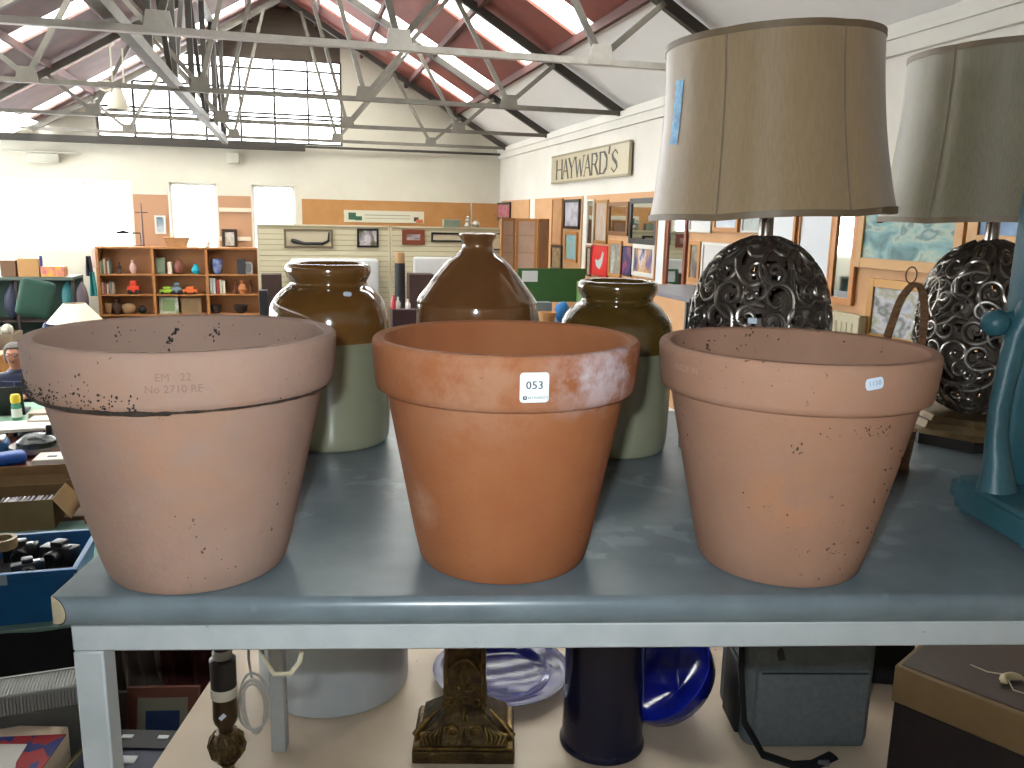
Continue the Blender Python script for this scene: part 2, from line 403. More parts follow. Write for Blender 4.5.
wide = smoothprof([(.112, 0), (.119, .006), (.123, .04), (.1245, .12), (.125, .22), (.1235, .262), (.115, .292), (.096, .315), (.081, .326), (.078, .334), (.083, .343), (.087, .354), (.0855, .366), (.079, .371), (.070, .368), (.066, .35), (.069, .325), (.10, .28), (.108, .1)], 4)
jr = jar('brown and cream wide-mouthed stoneware jar behind the weathered pink pot', (-.392, 1.76, .9), [(r * 1.02, z * 1.03) for r, z in wide], .225, brown_glaze)
b = MB(); patch(b, .016, .009, .004, tick, rot2(oncyl(.1, .55, .326, .012), -.1), nx=6)
o = b.build('price_ticket', jr); o['label'] = 'small pale price ticket'
jar('squat brown and cream stoneware jar showing between the orange and dusty pots', (.218, 1.75, .9), [(r * .965, z * .965) for r, z in wide], .215, mat('olive_glaze', '4f3c18', c2='5f491e', scale=5, bump=.04, bscale=14, **glz))
flag = smoothprof([(.112, 0), (.12, .006), (.125, .05), (.127, .2), (.127, .285), (.125, .305)], 3) + [(.1265, .309), (.1245, .313)] + smoothprof([(.119, .322), (.09, .360), (.062, .392), (.042, .407), (.035, .415), (.032, .424), (.034, .435), (.039, .445), (.0385, .449), (.030, .450), (.024, .446), (.022, .41)], 3)
jar('narrow-necked brown stoneware flagon behind the orange pot', (-.078, 1.755, .9), flag, .19, dark_glaze)
# ---- table lamps
shade_in = None
bronze = mat('dark_bronze', '443a33', .5, .3, c2='54483e', scale=20, bump=.2)
silver = mat('rubbed_silver_edge', '9a948c', .32, .9, c2='6b645c', scale=14)
silk = mat('taupe_silk', '8f7858', .33, 0, c2='998263', scale=40, stretch=(6, 6, .6), bump=.05, bscale=90, spec=.55, sheen=.3)
silk2 = mat('grey_silk', '77705a', .40, 0, c2='857c63', scale=60, stretch=(8, 8, .4), bump=.05, bscale=90, spec=.55, sheen=.3, specks=[(300, .7, '4a4336', 30, .45)])
bias = mat('bias_trim', '75634a', .5, c2='6a5842', scale=30)
gold = mat('antique_gold_paint', '75613f', .42, .5, c2='4d3d27', scale=20)
blackw = mat('black_wood', '1d1713', .35)
chrome = mat('brushed_pewter', '8a8078', .25, .9)
def lamp(label, loc, rz, sm, seed, shade_r, flip, RR, zt):
    t = thing('table_lamp', label, 'lamp', loc, rz)
    w = MB()
    for k, (r, z0, z1, m) in enumerate(((.150, 0, .024, blackw), (.146, .024, .034, gold), (.134, .034, .050, gold), (.118, .050, .062, gold))):
        r1 = r if k in (0,) else r - .008
        w.add([(r * math.cos(R_(22.5 + 45*i)), r * math.sin(R_(22.5 + 45*i)), z0) for i in range(8)] + [(r1 * math.cos(R_(22.5 + 45*i)), r1 * math.sin(R_(22.5 + 45*i)), z1) for i in range(8)],
              [[i, (i+1) % 8, 8 + (i+1) % 8, 8 + i] for i in range(8)] + [list(range(8))[::-1], [8 + i for i in range(8)]], m)
    w.build('plinth', t)
    # openwork ovoid of scrolls
    Z0, Z1 = .062, .455; zc = (Z0 + Z1) / 2; hz = (Z1 - Z0) / 2
    def rad(z):
        q = (z - zc) / hz; q = max(-.999, min(.999, q)); return RR * (max(0, 1 - abs(q) ** 2.5)) ** .5 * (1 - .02 * q) + .002
    rnd = random.Random(seed)
    body = MB(); rims = MB()
    def scroll(th, z, size, ang, sgn, mirror):
        P = []
        n = 26
        for i in range(n):
            s = i / (n - 1); phi = s * 2 * PI * 1.25
            r = size * (1 - s) ** .85 * .62 + .0008
            P.append((r * math.cos(phi) * sgn, r * math.sin(phi)))
        # tail sweeping away from the outer turn
        tail = [(size * (.62 * sgn) + (.0) * sgn, -size * .25), (size * .50 * sgn, -size * .7), (size * .15 * sgn, -size * 1.1)]
        P = tail[::-1] + P
        c, s_ = math.cos(ang), math.sin(ang); out = []
        for x, y in P:
            X = x * c - y * s_; Y = x * s_ + y * c; zz = z + Y
            zz = max(Z0 + .004, min(Z1 - .004, zz)); R0 = rad(zz); a = th + X / max(R0, .05)
            out.append((a, zz, R0))
        n2 = len(out)
        def at(off): return [Vector(((R0 + off) * math.cos(a), (R0 + off) * math.sin(a), zz)) for a, zz, R0 in out]
        rr = [.0036 * (1 - .5 * i / n2) + .0006 for i in range(n2)]
        body.tube(at(-.006), [q * 1.8 for q in rr], bronze, 5, flat=1.)
        rims.tube(at(.0005), [q * .95 for q in rr], silver, 6)
    rows = 9
    for j in range(rows):
        z = Z0 + (Z1 - Z0) * (j + .5) / rows; R0 = rad(z); cnt = max(5, int(round(2 * PI * R0 / .050)))
        for i in range(cnt):
            th = 2 * PI * (i + .5 * (j % 2)) / cnt + rnd.uniform(-.08, .08)
            scroll(th, z + rnd.uniform(-.008, .008), rnd.uniform(.034, .052), rnd.uniform(0, 2 * PI), rnd.choice((-1, 1)), 0)
    for i in range(34):
        z = rnd.uniform(Z0 + .03, Z1 - .03); scroll(rnd.uniform(0, 2 * PI), z, rnd.uniform(.018, .026), rnd.uniform(0, 6.28), rnd.choice((-1, 1)), 0)
    # leafy backing with small openings
    nu, nv = 96, 44
    vs = []; fs = []
    for jv in range(nv + 1):
        z = Z0 + (Z1 - Z0) * jv / nv; R0 = rad(z) - .010
        for iu in range(nu): a = 2 * PI * iu / nu; q = .004 * noise.noise(Vector((math.cos(a) * 6, math.sin(a) * 6, z * 40 + seed))); vs.append(((R0 + q) * math.cos(a), (R0 + q) * math.sin(a), z))
    for jv in range(nv):
        for iu in range(nu):
            a = 2 * PI * (iu + .5) / nu; z = Z0 + (Z1 - Z0) * (jv + .5) / nv
            if noise.noise(Vector((math.cos(a) * 7.5, math.sin(a) * 7.5, z * 42 + seed * 3.1))) > .17: continue
            fs.append([jv * nu + iu, jv * nu + (iu + 1) % nu, (jv + 1) * nu + (iu + 1) % nu, (jv + 1) * nu + iu])
    body.add(vs, fs, bronze, True)
    bo = body.build('openwork_body', t); rims.build('scroll_edges', bo)
    w = MB(); w.lathe([(.02, Z1 - .012), (.024, Z1 - .006), (.0145, Z1), (.014, Z1 + .055), (.016, Z1 + .058), (.015, Z1 + .11), (.005, Z1 + .115)], chrome, 20); w.build('stem', t)
    # shade : panelled bell
    zb = .497
    w = MB(); nseg = 120; prof = []
    for k in range(15):
        s = k / 14; prof.append((shade_r * (1.0 - .145 * (1 - (1 - s) ** 2.1)), zb + (zt - zb) * s))
    def fn(a, r, z):
        q = abs(math.sin(3 * (a + flip))); s = (z - zb) / (zt - zb)
        e = 1 - .028 * (1 - q) ** 2.2 * (1) - 0.0
        dz = -.004 * (1 - q) * (1 - s) if s < .2 else 0
        return r * e, z + dz
    w.capit = False; w.lathe(prof, sm, nseg, fn=fn)
    w.lathe([(r - .003, z) for r, z in prof][::-1], mat('shade_lining', 'b5a383', .7), nseg, fn=fn)
    sh = w.build('lamp_shade', t, ang=60)
    for (kk, name, hh) in ((0, 'shade_trim', .010), (14, 'shade_trim', .010)):
        w = MB(); w.capit = False; r, z = prof[kk]; z_a, z_b = (z - .002, z + hh) if kk == 0 else (z - hh, z + .002)
        w.lathe([(r - .0045, z_a), (r + .0016, z_a), (r + .0016, z_b), (r - .0045, z_b), (r - .0045, z_a)], bias, nseg, fn=fn); w.build(name, sh)
    for k in range(6):
        a = -flip + PI * k / 3; w = MB(); P = []
        for r, z in prof: r2, z2 = fn(a, r, z); P.append(((r2 + .0005) * math.cos(a), (r2 + .0005) * math.sin(a), z2))
        w.tube(P, .0017, bias, 6); w.build('seam_piping', sh)
    w = MB(); zr = zt - .03
    w.tube([(.014 * math.cos(R_(i * 30)), .014 * math.sin(R_(i * 30)), zr) for i in range(12)], .0018, chrome, 6, closed=True)
    for k in range(3):
        a = 2 * PI * k / 3 + .3; r2, _ = fn(a, shade_r * .855, zt); w.tube([(.013 * math.cos(a), .013 * math.sin(a), zr), ((r2 - .004) * math.cos(a), (r2 - .004) * math.sin(a), zt - .01)], .0016, chrome, 6)
    for sg in (-1, 1):
        w.tube([(sg * .014, 0, Z1 + .06), (sg * .04, 0, Z1 + .10), (sg * .045, 0, Z1 + .18), (sg * .03, 0, zr - .02), (0, 0, zr)], .0018, chrome, 6)
    w.build('shade_carrier', t)
    return t, sh
L1, sh1 = lamp('openwork scroll lamp with a taupe shade bearing a strip of blue tape', (.505, 1.70, .9), R_(0), silk, 3, .238, R_(112 + 17), .137, .822)
L2, sh2 = lamp('openwork scroll lamp with a greyish shade beside the teal casting', (1.062, 1.88, .9), R_(0), silk2, 11, .240, R_(150), .132, .845)
for s_h, a_ in ((sh1, -3.), (sh2, -1.)): s_h.rotation_euler = (0, R_(a_), 0); s_h.location = (-.497 * math.sin(R_(a_)), 0, .497 * (1 - math.cos(R_(a_))))
tape = mat('blue_tape', '3b86b4', .35, c2='74b4d6', scale=60)
w = MB()
def tapefn(u, v):
    z = .635 + .115 * v; s = (z - .497) / .325; r = .238 * (1.0 - .145 * (1 - (1 - s) ** 2.1)) + .0016
    a = R_(200) + (u - .5) * .125 + .03 * v
    return (r * math.cos(a), r * math.sin(a), z)
w.grid(tapefn, 3, 10, tape); o = w.build('tape_strip', sh1); o['label'] = 'strip of blue tape'
w = MB(); w.box((-.052, -.134, .30), (.017, .0015, .011), tick, (0, 0, R_(-20)), .0007); o = w.build('price_ticket', L1); o['label'] = 'small pale price ticket'

# ---- wicker basket hoop behind the dusty pot
wick = mat('dark_wicker', '6b4a30', .7, c2='8a6441', scale=60, stretch=(1, 1, 4), bump=.5)
t = thing('wicker_basket', 'small wicker basket with a tall hoop handle behind the dusty pot', 'basket', (.765, 1.63, .9), R_(20))
w = MB(); w.capit = False
w.lathe([(.001, .003), (.045, .003), (.044, .01), (.050, .08), (.053, .085), (.048, .085), (.042, .012), (.001, .010)], wick, 28); w.build('basket_bowl', t)
w = MB()
for off in (-.006, .0, .006):
    w.tube([((.048 + .012 * math.sin(PI * k / 20)) * math.cos(PI * k / 20) + .025 * math.sin(PI * k / 20), off + .001 * math.sin(k * 2.), .07 + .30 * math.sin(PI * k / 20) ** .75) for k in range(21)], .0036, wick, 6)
w.build('handle', t)
w = MB(); w.tube([(.012 + .014 * math.cos(k * .5), .0, .388 + .016 * math.sin(k * .5)) for k in range(24)], .0013, mat('twisted_wire', '57483c', .5, .6), 5); w.build('wire_loop', t)

# ---- teal painted cast iron piece
teal = mat('teal_paint', '264f58', .42, 0, c2='2f5d67', scale=9, bump=.25, bscale=30, specks=[(26, .66, '7a3a30', 5, .56)])
t = thing('iron_casting', 'teal painted cast-iron press frame at the right of the bench', 'ironwork', (.764, 1.275, .9), R_(2))
w = MB()
def basepl(z0, z1, g):
    P = rr_poly(.44 - 2 * g, .235 - 2 * g, .028, 6); w.prism([(x + .22, y) for x, y in P], z0, z1, teal)
basepl(.012, .030, .006); basepl(.030, .052, .0); basepl(.052, .060, .008)
w.build('base_plate', t)
for fx, fy in ((.035, -.085), (.035, .085), (.40, -.085), (.40, .085)):
    w = MB(); w.lathe([(.018, 0), (.021, .004), (.019, .0125)], teal, 16, (fx, fy, 0)); w.build('foot', t)
w = MB(); P = [(.040, .035, .058), (.038, .038, .10), (.034, .045, .15), (.036, .05, .20), (.046, .055, .26), (.056, .06, .31), (.075, .06, .36)]
w.tube(P, [.040, .028, .022, .021, .023, .026, .028], teal, 16, flat=.75)
w.build('curved_bracket', t)
w = MB(); w.sph((.022, .068, .330), .0225, teal, 20); w.tube([(.022, .068, .330), (.075, .07, .345)], .013, teal, 12); w.build('ball_knob', t)
w = MB(); w.bx((.058, .05, .055), (.125, .11, .56), teal, .012, 3); w.build('column', t)
w = MB(); w.tube([(.10, .08, .45), (.2, .08, .47), (.30, .08, .43), (.30, .08, .36)], .018, teal, 12); w.build('arm', t)

# ================================================================== UNDER THE BENCH
vinyl = mat('cream_vinyl', 'cfbda6', .45, 0, c2='c5b198', scale=3, detail=6, specks=[(40, .72, '8d7a62', 5, .56)])
b = MB(); b.bx((-.89, -2.2, -.06), (3.9, 3.1, 0), vinyl); b.bx((-.86, -2.2, -1.10), (3.9, 3.06, -.06), mat('stage_board', '4a3b30', .8))
struct('floor', b)
# white drum
wht = mat('white_enamel', 'b9c0c4', .4, c2='aab2b8', scale=5)
t = thing('storage_drum', 'tall plain white cylindrical drum standing behind the bench leg', 'drum', (-.52, 2.30, 0))
w = MB(); w.lathe([(.212, .001), (.218, .006), (.22, .02), (.22, .50), (.216, .505)], wht, 64); w.build('drum_body', t)
w = MB(); w.lathe([(.224, .50), (.226, .505), (.226, .53), (.20, .54), (.02, .545)], wht, 64); w.build('lid', t)
# carved brass lamp foot
brass = mat('aged_carved_brass', '5c4a2a', .34, .75, c2='33281a', scale=26, bump=.9, bscale=60)
brass2 = mat('worn_brass', '80683a', .28, .85, c2='4a3a20', scale=22, bump=.3)
t = thing('pillar_lamp_base', 'square carved brass lamp pillar on a spreading foot, in front of the blue plate', 'lamp base', (-.108, 2.0, 0), R_(1))
w = MB(); w.bx((-.132, -.1, .001), (.132, .1, .036), brass, .003); w.bx((-.128, -.096, .036), (.128, .096, .046), brass2, .004, 2)
w.build('foot', t)
w = MB()
def sq(z, a, c): return [(x * a, y * c, z) for x, y in ((-1, -1), (1, -1), (1, 1), (-1, 1))]
secs = [sq(.046, .115, .088), sq(.062, .112, .084), (sq(.085, .085, .066)), sq(.105, .058, .05), sq(.118, .052, .046), sq(.135, .058, .05), sq(.16, .055, .048), sq(.42, .05, .046), sq(.62, .055, .05)]
vs = sum(secs, []); w.add(vs, [[i * 4 + k, i * 4 + (k + 1) % 4, i * 4 + 4 + (k + 1) % 4, i * 4 + 4 + k] for i in range(len(secs) - 1) for k in range(4)] + [[32, 33, 34, 35]], brass)
w.build('pillar', t)
w = MB()
def spiral(cx_, cz, r, sg, y, turns=1.6, rt_=.004):
    P = [(cx_ + sg * r * (1 - .85 * i / 22) * math.cos(turns * 2 * PI * i / 22), y + .002 * (i / 22), cz + r * (1 - .85 * i / 22) * math.sin(turns * 2 * PI * i / 22)) for i in range(23)]
    w.tube(P, rt_, brass2, 6)
for sg in (-1, 1):
    spiral(sg * .030, .083, .019, sg, -.080); spiral(sg * .036, .150, .017, sg, -.054, 1.4, .0035); spiral(sg * .016, .185, .011, -sg, -.052, 1.3, .003)
    for k in range(5): w.tube([(sg * (.060 + .010 * k), -.086, .050), (sg * (.062 + .012 * k), -.080, .066 + .002 * k), (sg * (.056 + .006 * k), -.070, .090 - .003 * k)], [.005, .0055, .003], brass2, 6)
    w.tube([(sg * .05, -.052, .13), (sg * .047, -.05, .22), (sg * .047, -.05, .5)], .004, brass2, 6)
    w.tube([(sg * .128, -.05, .05), (sg * .10, -.04, .085), (sg * .066, -.03, .115)], [.01, .008, .004], brass2, 8)
for zz in (.235, .36): w.tube([(-.04 + .08 * i / 10, -.052, zz + .035 * math.sin(PI * i / 10)) for i in range(11)], .004, brass2, 6); w.tube([(0, -.054, zz - .04), (.012, -.054, zz - .01), (0, -.054, zz + .02), (-.012, -.054, zz - .01), (0, -.054, zz - .04)], .003, brass2, 6)
for zz in (.075, .12): w.tube([(0, -.088 + (zz - .075) * .6, zz - .02), (.0, -.084 + (zz - .075) * .6, zz + .02)], [.005, .003], brass2, 6)
w.build('scroll_relief', t)
# blue glass
cob = mat('cobalt_glass', '0d0f56', .15, 0, spec=.35, coat=.0, c2='111768', scale=3)
cobd = mat('deep_cobalt_glass', '050820', .2, 0, c2='08102e', scale=6, spec=.4, coat=.0, bump=.15, bscale=40)
w = MB(); w.capit = False
w.lathe([(.001, .004), (.10, .004), (.115, .006), (.14, .016), (.150, .022), (.165, .024), (.18, .030), (.205, .036), (.2085, .039), (.205, .040), (.178, .035), (.163, .031), (.148, .029), (.138, .022), (.112, .012), (.001, .011)], cob, 80)
single('glass_plate', w, 'large cobalt blue glass plate lying flat behind the carved brass pillar', 'plate', (-.015, 2.312, .0))
t = thing('glass_vase', 'tall dark cobalt cylinder vase standing right of the brass pillar', 'vase', (.262, 2.02, 0))
w = MB(); w.capit = False
w.lathe([(.001, .001), (.114, .001), (.114, .008), (.110, .014), (.108, .022), (.106, .10), (.106, .25), (.106, .47), (.111, .50), (.106, .5), (.10, .03), (.001, .02)], cobd, 64); w.build('vase_body', t)
bl = mat('royal_blue_glass', '0b1578', .12, 0, c2='101f90', scale=4, spec=.6, coat=.2)
w = MB(); w.capit = False
Mb = Matrix.Translation((0, 0, .0)) @ Matrix.Rotation(R_(-38), 4, 'Y') @ Matrix.Rotation(R_(18), 4, 'X')
w.lathe([(.001, -.055), (.05, -.052), (.09, -.03), (.118, .0), (.128, .035), (.130, .05), (.126, .05), (.112, .005), (.085, -.022), (.001, -.044)], bl, 56, M=Matrix.Scale(1.2, 4) @ Mb)
zmin = min(v.z for v in w.v); 
single('glass_bowl', w, 'royal blue glass bowl tipped up between the dark vase and the grey bag', 'bowl', (.468, 2.16, -zmin + .001))
w = MB(); w.capit = False
Mb = Matrix.Rotation(R_(-62), 4, 'Y')
w.lathe([(.001, 0), (.08, .004), (.12, .02), (.145, .03), (.143, .034), (.115, .026), (.001, .008)], bl, 56, M=Mb)
zmin = min(v.z for v in w.v)
single('glass_dish', w, 'blue glass dish leaning up behind the tipped bowl', 'dish', (.47, 2.42, -zmin + .001))
# bags
gcan = mat('grey_canvas', '596063', .85, c2='62696c', scale=60, bump=.3, bscale=200)
bwe = mat('black_webbing', '101114', .7)
def softbox(w_, d_, h_, m, r, seg=5):
    b = MB(); b.box((0, 0, h_ / 2), (w_, d_, h_), m, None, r, seg); return b
t = thing('shoulder_bag', 'grey canvas shoulder bag with black webbing straps on the cream floor', 'bag', (.80, 2.11, .001), R_(2))
softbox(.345, .25, .33, gcan, .035).build('bag_body', t)
w = MB(); w.box((0, -.128, .13), (.30, .02, .22), gcan, None, .009, 3); w.tube([(-.14, -.139, .235), (.14, -.139, .235)], .0025, bwe, 6); w.build('front_pocket', t)
w = MB(); w.box((-.178, -.03, .13), (.015, .12, .2), bwe, None, .006, 2); w.build('side_pocket', t)
w = MB(); 
P = [(-.17, -.05, .33), (-.185, -.1, .24), (-.18, -.145, .10), (-.13, -.165, .018), (-.06, -.20, .012), (.0, -.19, .008), (.06, -.16, .012)]
def strap(P, wd=.022, th=.003):
    for i in range(len(P) - 1): w.bar(P[i], P[i + 1], wd, th, bwe, up=(0, -1, .3))
for i in range(len(P)): pass
w.tube(P, .017, bwe, 8, flat=.3); w.tube([(-.17, .05, .33), (-.12, -.02, .36), (-.10, -.10, .34), (-.09, -.135, .27)], .009, bwe, 8, flat=.4); w.tube([(-.19, .08, .30), (-.22, .02, .33), (-.25, .08, .38)], .006, bwe, 6)
w.build('strap', t)
w = MB(); w.box((.02, -.193, .012), (.03, .008, .018), mat('grey_buckle', '5f6163', .4), None, .002); w.build('buckle', t)
blk = mat('black_nylon', '0d0e10', .75, c2='15161a', scale=30, bump=.3)
t = thing('holdall', 'soft black nylon holdall wedged between the grey bag and the brown case', 'bag', (1.13, 2.42, .001), R_(-6))
softbox(.24, .26, .36, blk, .05).build('bag_body', t)
w = MB(); w.tube([(-.06, -.13, .27), (-.06, -.15, .34), (0, -.13, .40), (.06, -.15, .34), (.06, -.13, .27)], .008, blk, 8); w.build('carry_handle', t)
# brown case with pale lid
case_d = mat('dark_brown_leatherette', '180e0d', .8, c2='201312', scale=30, bump=.2)
lidm = mat('tan_lid_card', '6d5634', .6, c2='786040', scale=8)
ltop = mat('lid_top_brown', '3c3230', .55, c2='453a37', scale=8)
c0 = onz(895, 664, .30); c1 = onz(1024, 714, .30); dd = (c1 - c0); ang = math.atan2(dd.y, dd.x)
t = thing('storage_case', 'dark brown case with a tan band round its lid, under the bench at right', 'case', (c0.x, c0.y, .001), ang)
w = MB(); w.bx((.006, .006, 0), (.70, .40, .195), case_d, .004); w.build('case_body', t)
w = MB(); w.bx((0, 0, .196), (.706, .406, .297), lidm, .004); w.build('lid', t)
w = MB(); w.bx((.012, .012, .2972), (.694, .394, .2995), ltop); lt = w.build('lid_panel', t)
bone = mat('bone_toggle', 'b3a582', .5, c2='a09170', scale=20)
tw = mat('twine', 'b5a994', .9)
p = onz(1016, 678, .32)
t = thing('toggle_ornament', 'curved bone-coloured toggle on looped white string lying on the brown case', 'ornament', (p.x, p.y, .3025), R_(20))
w = MB(); w.tube([(-.028 * math.cos(a), .022 * math.sin(a), .009) for a in [R_(q) for q in range(0, 181, 15)]], [.003, .006, .009, .010, .010, .010, .010, .010, .010, .009, .008, .006, .003], bone, 10); w.build('toggle', t)
w = MB(); w.tube([(0, .02, .014), (-.02, .06, .004), (-.03, .10, .003)], .0016, tw, 6); w.tube([(-.01, .018, .014), (-.03, -.02, .003), (.0, -.065, .003), (.01, -.07, .003), (.012, -.03, .003), (.03, -.012, .003), (.03, .01, .006)], .0016, tw, 6); w.build('string', t)
# candlestick lamp in front
p = ony(227, 745, 1.62); zb_ = p.z
tt = thing('candlestick_lamp', 'brass candlestick lamp with a dark sleeve and white collar, behind the bench leg', 'lamp', (p.x, 1.62, .001))
w = MB(); w.capit = False
w.lathe([(.001, 0), (.07, 0), (.072, .01), (.05, .02), (.03, .04), (.016, .06), (.014, .10), (.02, .12), (.013, .14), (.014, zb_ - .05), (.022, zb_ - .038)], brass2, 32); w.build('foot', tt)
w = MB(); w.sph((0, 0, zb_), (.038, .038, .038), brass, 28)
for k in range(10):
    a = 2 * PI * k / 10; w.tube([(.039 * math.cos(a + .25 * math.sin(q)) * math.cos(R_(q * 25 - 50)), .039 * math.sin(a + .25 * math.sin(q)) * math.cos(R_(q * 25 - 50)), zb_ + .039 * math.sin(R_(q * 25 - 50))) for q in range(5)], .0028, brass2, 6)
w.build('carved_knop', tt)
olive = mat('olive_brass', '4a3a22', .35, .6, c2='3a2d1a', scale=10)
w = MB(); w.capit = False; w.lathe([(.016, zb_ + .033), (.016, zb_ + .045), (.024, zb_ + .058), (.0265, zb_ + .07), (.026, zb_ + .08), (.025, zb_ + .115), (.026, zb_ + .12)], olive, 28); w.build('baluster', tt)
w = MB(); w.capit = False; w.lathe([(.027, zb_ + .118), (.0285, zb_ + .12), (.0285, zb_ + .14), (.026, zb_ + .142)], mat('ivory_collar', 'b4b0a2', .4), 28); o = w.build('collar', tt); o['label'] = 'ivory white collar'
w = MB(); w.capit = False; w.lathe([(.027, zb_ + .142), (.0275, zb_ + .205), (.02, zb_ + .21), (.014, zb_ + .25), (.001, zb_ + .25)], mat('dark_sleeve', '15110f', .4), 28); w.build('sleeve', tt)
w = MB(); w.lathe([(.017, zb_ + .2), (.021, zb_ + .208), (.021, zb_ + .222), (.016, zb_ + .23)], mat('pale_bulb_holder', 'a3a49a', .5), 24); w.build('bulb_holder', tt)
w = MB(); w.box((.004, -.0285, zb_ + .085), (.017, .0014, .009), tick, (0, R_(-45), 0), .0007); o = w.build('price_ticket', tt); o['label'] = 'small pale price ticket'
cordm = mat('white_flex', 'b5b2aa', .5)
w = MB(); P = []
for k in range(90):
    s = k / 89; a = s * 2 * PI * 3.5
    P.append((.034 * math.cos(a) * (1 - .2 * math.sin(a * .37)), .012 * math.sin(a * .5) + .004 * s, .075 * math.sin(a) * (1 - .12 * math.cos(a * .61)) + .09 + .01 * math.sin(3 * s)))
w.tube(P, .0038, cordm, 8)
w.tube([(0, 0, .16), (-.01, .01, .22), (-.006, .0, .28), (.01, 0, .32), (.0, .01, .37)], .0038, cordm, 8)
q = ony(258, 722, 1.93)
o = w.build('flex_coil', None, (q.x - .0, 1.90, q.z - .03)); tag(o, 'coil of white electrical flex hanging beside the rear bench leg', 'cable')
# black socket box fixed under the worktop, with its flex
q = ony(305, 652, 1.10)
t = thing('socket_box', 'small black rounded box fixed beneath the worktop with a pale flex', 'socket', (q.x, 1.10, 0), BZ)
w = MB(); w.lathe([(.030, .781), (.038, .785), (.041, .80), (.041, .8605)], mat('black_plastic', '101012', .35), 32); w.build('housing', t)
w = MB(); w.tube([(.004, -.03, .785), (.002, -.045, .77), (-.01, -.05, .755), (-.035, -.04, .748), (-.06, .0, .752), (-.08, .05, .76)], .0033, mat('cream_flex', 'b9ae92', .5), 8); w.build('flex', t)

# ---- left of the stage, on a cloth-covered table just below it
bcloth = mat('black_cloth', '0b0c0c', .95, c2='121313', scale=10)
def table(name, label, x0, y0, x1, y1, zt, m, loc=None, rz=0, cat='table', zf=-1.1, skirt=False, lm=None, group=None):
    t = thing(name, label, cat, (0, 0, zf) if loc is None else loc, rz, group)
    h = zt - zf; w = MB(); w.bx((x0, y0, h - .03), (x1, y1, h), m, .004); w.build('tabletop', t)
    for i, (x, y) in enumerate(((x0 + .04, y0 + .04), (x1 - .08, y0 + .04), (x0 + .04, y1 - .08), (x1 - .08, y1 - .08))):
        MB().bx((x, y, .001), (x + .04, y + .04, h - .03), lm or steel).build('leg', t)
    return t
table('side_table', 'low black topped table standing against the stage edge', -2.9, 1.38, -.93, 2.56, -.35, mat('black_laminate', '121314', .5))
w = MB(); w.bx((-2.3, 1.42, 0), (-1.19, 2.03, .35), vinyl, .003)
single('cream_chest', w, 'plain cream box with a flat lid left of the bench leg', 'chest', (0, 0, -.349))
# flag and paper on the chest
def redblue():
    m = bpy.data.materials.new('red_blue_print'); m.use_nodes = True; N = m.node_tree.nodes; L = m.node_tree.links
    b_ = N['Principled BSDF']; b_.inputs['Roughness'].default_value = .6
    tc = N.new('ShaderNodeTexCoord'); v = N.new('ShaderNodeTexVoronoi'); v.inputs['Scale'].default_value = 24; L.new(tc.outputs['Object'], v.inputs['Vector'])
    r = N.new('ShaderNodeValToRGB'); r.color_ramp.interpolation = 'CONSTANT'; s = N.new('ShaderNodeSeparateColor'); L.new(v.outputs['Color'], s.inputs[0]); L.new(s.outputs[0], r.inputs[0])
    r.color_ramp.elements[0].color = lin('8e1a22'); r.color_ramp.elements[1].position = .5; r.color_ramp.elements[1].color = lin('1c2a66'); L.new(r.outputs[0], b_.inputs['Base Color']); return m
p = onz(66, 734, .004); w = MB()
FL = [(66, 734), (-80, 740), (-120, 800), (20, 800)]
q = [onz(u, v, .004) for u, v in FL]
w.add([x for x in q] + [x - Vector((0, 0, .003)) for x in q], [[0, 1, 2, 3], [7, 6, 5, 4], [0, 4, 5, 1], [1, 5, 6, 2], [2, 6, 7, 3], [3, 7, 4, 0]], redblue())
single('printed_cloth', w, 'folded red and blue patterned cloth lying on the cream box', 'cloth')
q = [onz(u, v, .0065) for u, v in ((27, 744), (-60, 744), (-90, 790), (12, 790), (16, 762))]
w = MB(); w.add(q + [x - Vector((0, 0, .002)) for x in q], [list(range(5)), [9, 8, 7, 6, 5]] + [[i, 5 + i, 5 + (i + 1) % 5, (i + 1) % 5] for i in range(5)], mat('plain_paper', 'bdbab2', .7))
single('paper_sheet', w, 'white sheet of paper on the red and blue cloth', 'paper')
# convector heater
hm = mat('heater_grey', '45443f', .6); hs = mat('heater_slats', '7c7d78', .5)
a_ = onz(-30, 700, .13); b_ = onz(100, 680, .13); ang = math.atan2((b_ - a_).y, (b_ - a_).x)
t = thing('convector_heater', 'grey slatted convector heater behind the cream box', 'heater', (a_.x, a_.y + .06, -.349), ang)
Lh = (b_ - a_).length; zt = .13 + .349
w = MB(); zt -= .035
w.bx((-.1, 0, .0), (Lh, .11, zt - .06), hm, .006, 2); w.build('heater_body', t)
w = MB()
w.bx((-.1, .004, zt - .012), (Lh, .010, zt - .004), hs); w.bx((-.1, .10, zt - .004), (Lh, .108, zt), hs)
for k in range(46):
    x = -.09 + k * (Lh + .08) / 46; w.bx((x, .002, zt - .06), (x + .006, .010, zt - .004), hs); w.bx((x, .008, zt - .008), (x + .006, .105, zt - .003), hs)
w.bx((-.1, .02, zt - .059), (Lh, .10, zt - .045), mat('heater_dark', '0e0e0e', .8)); w.build('grille', t)
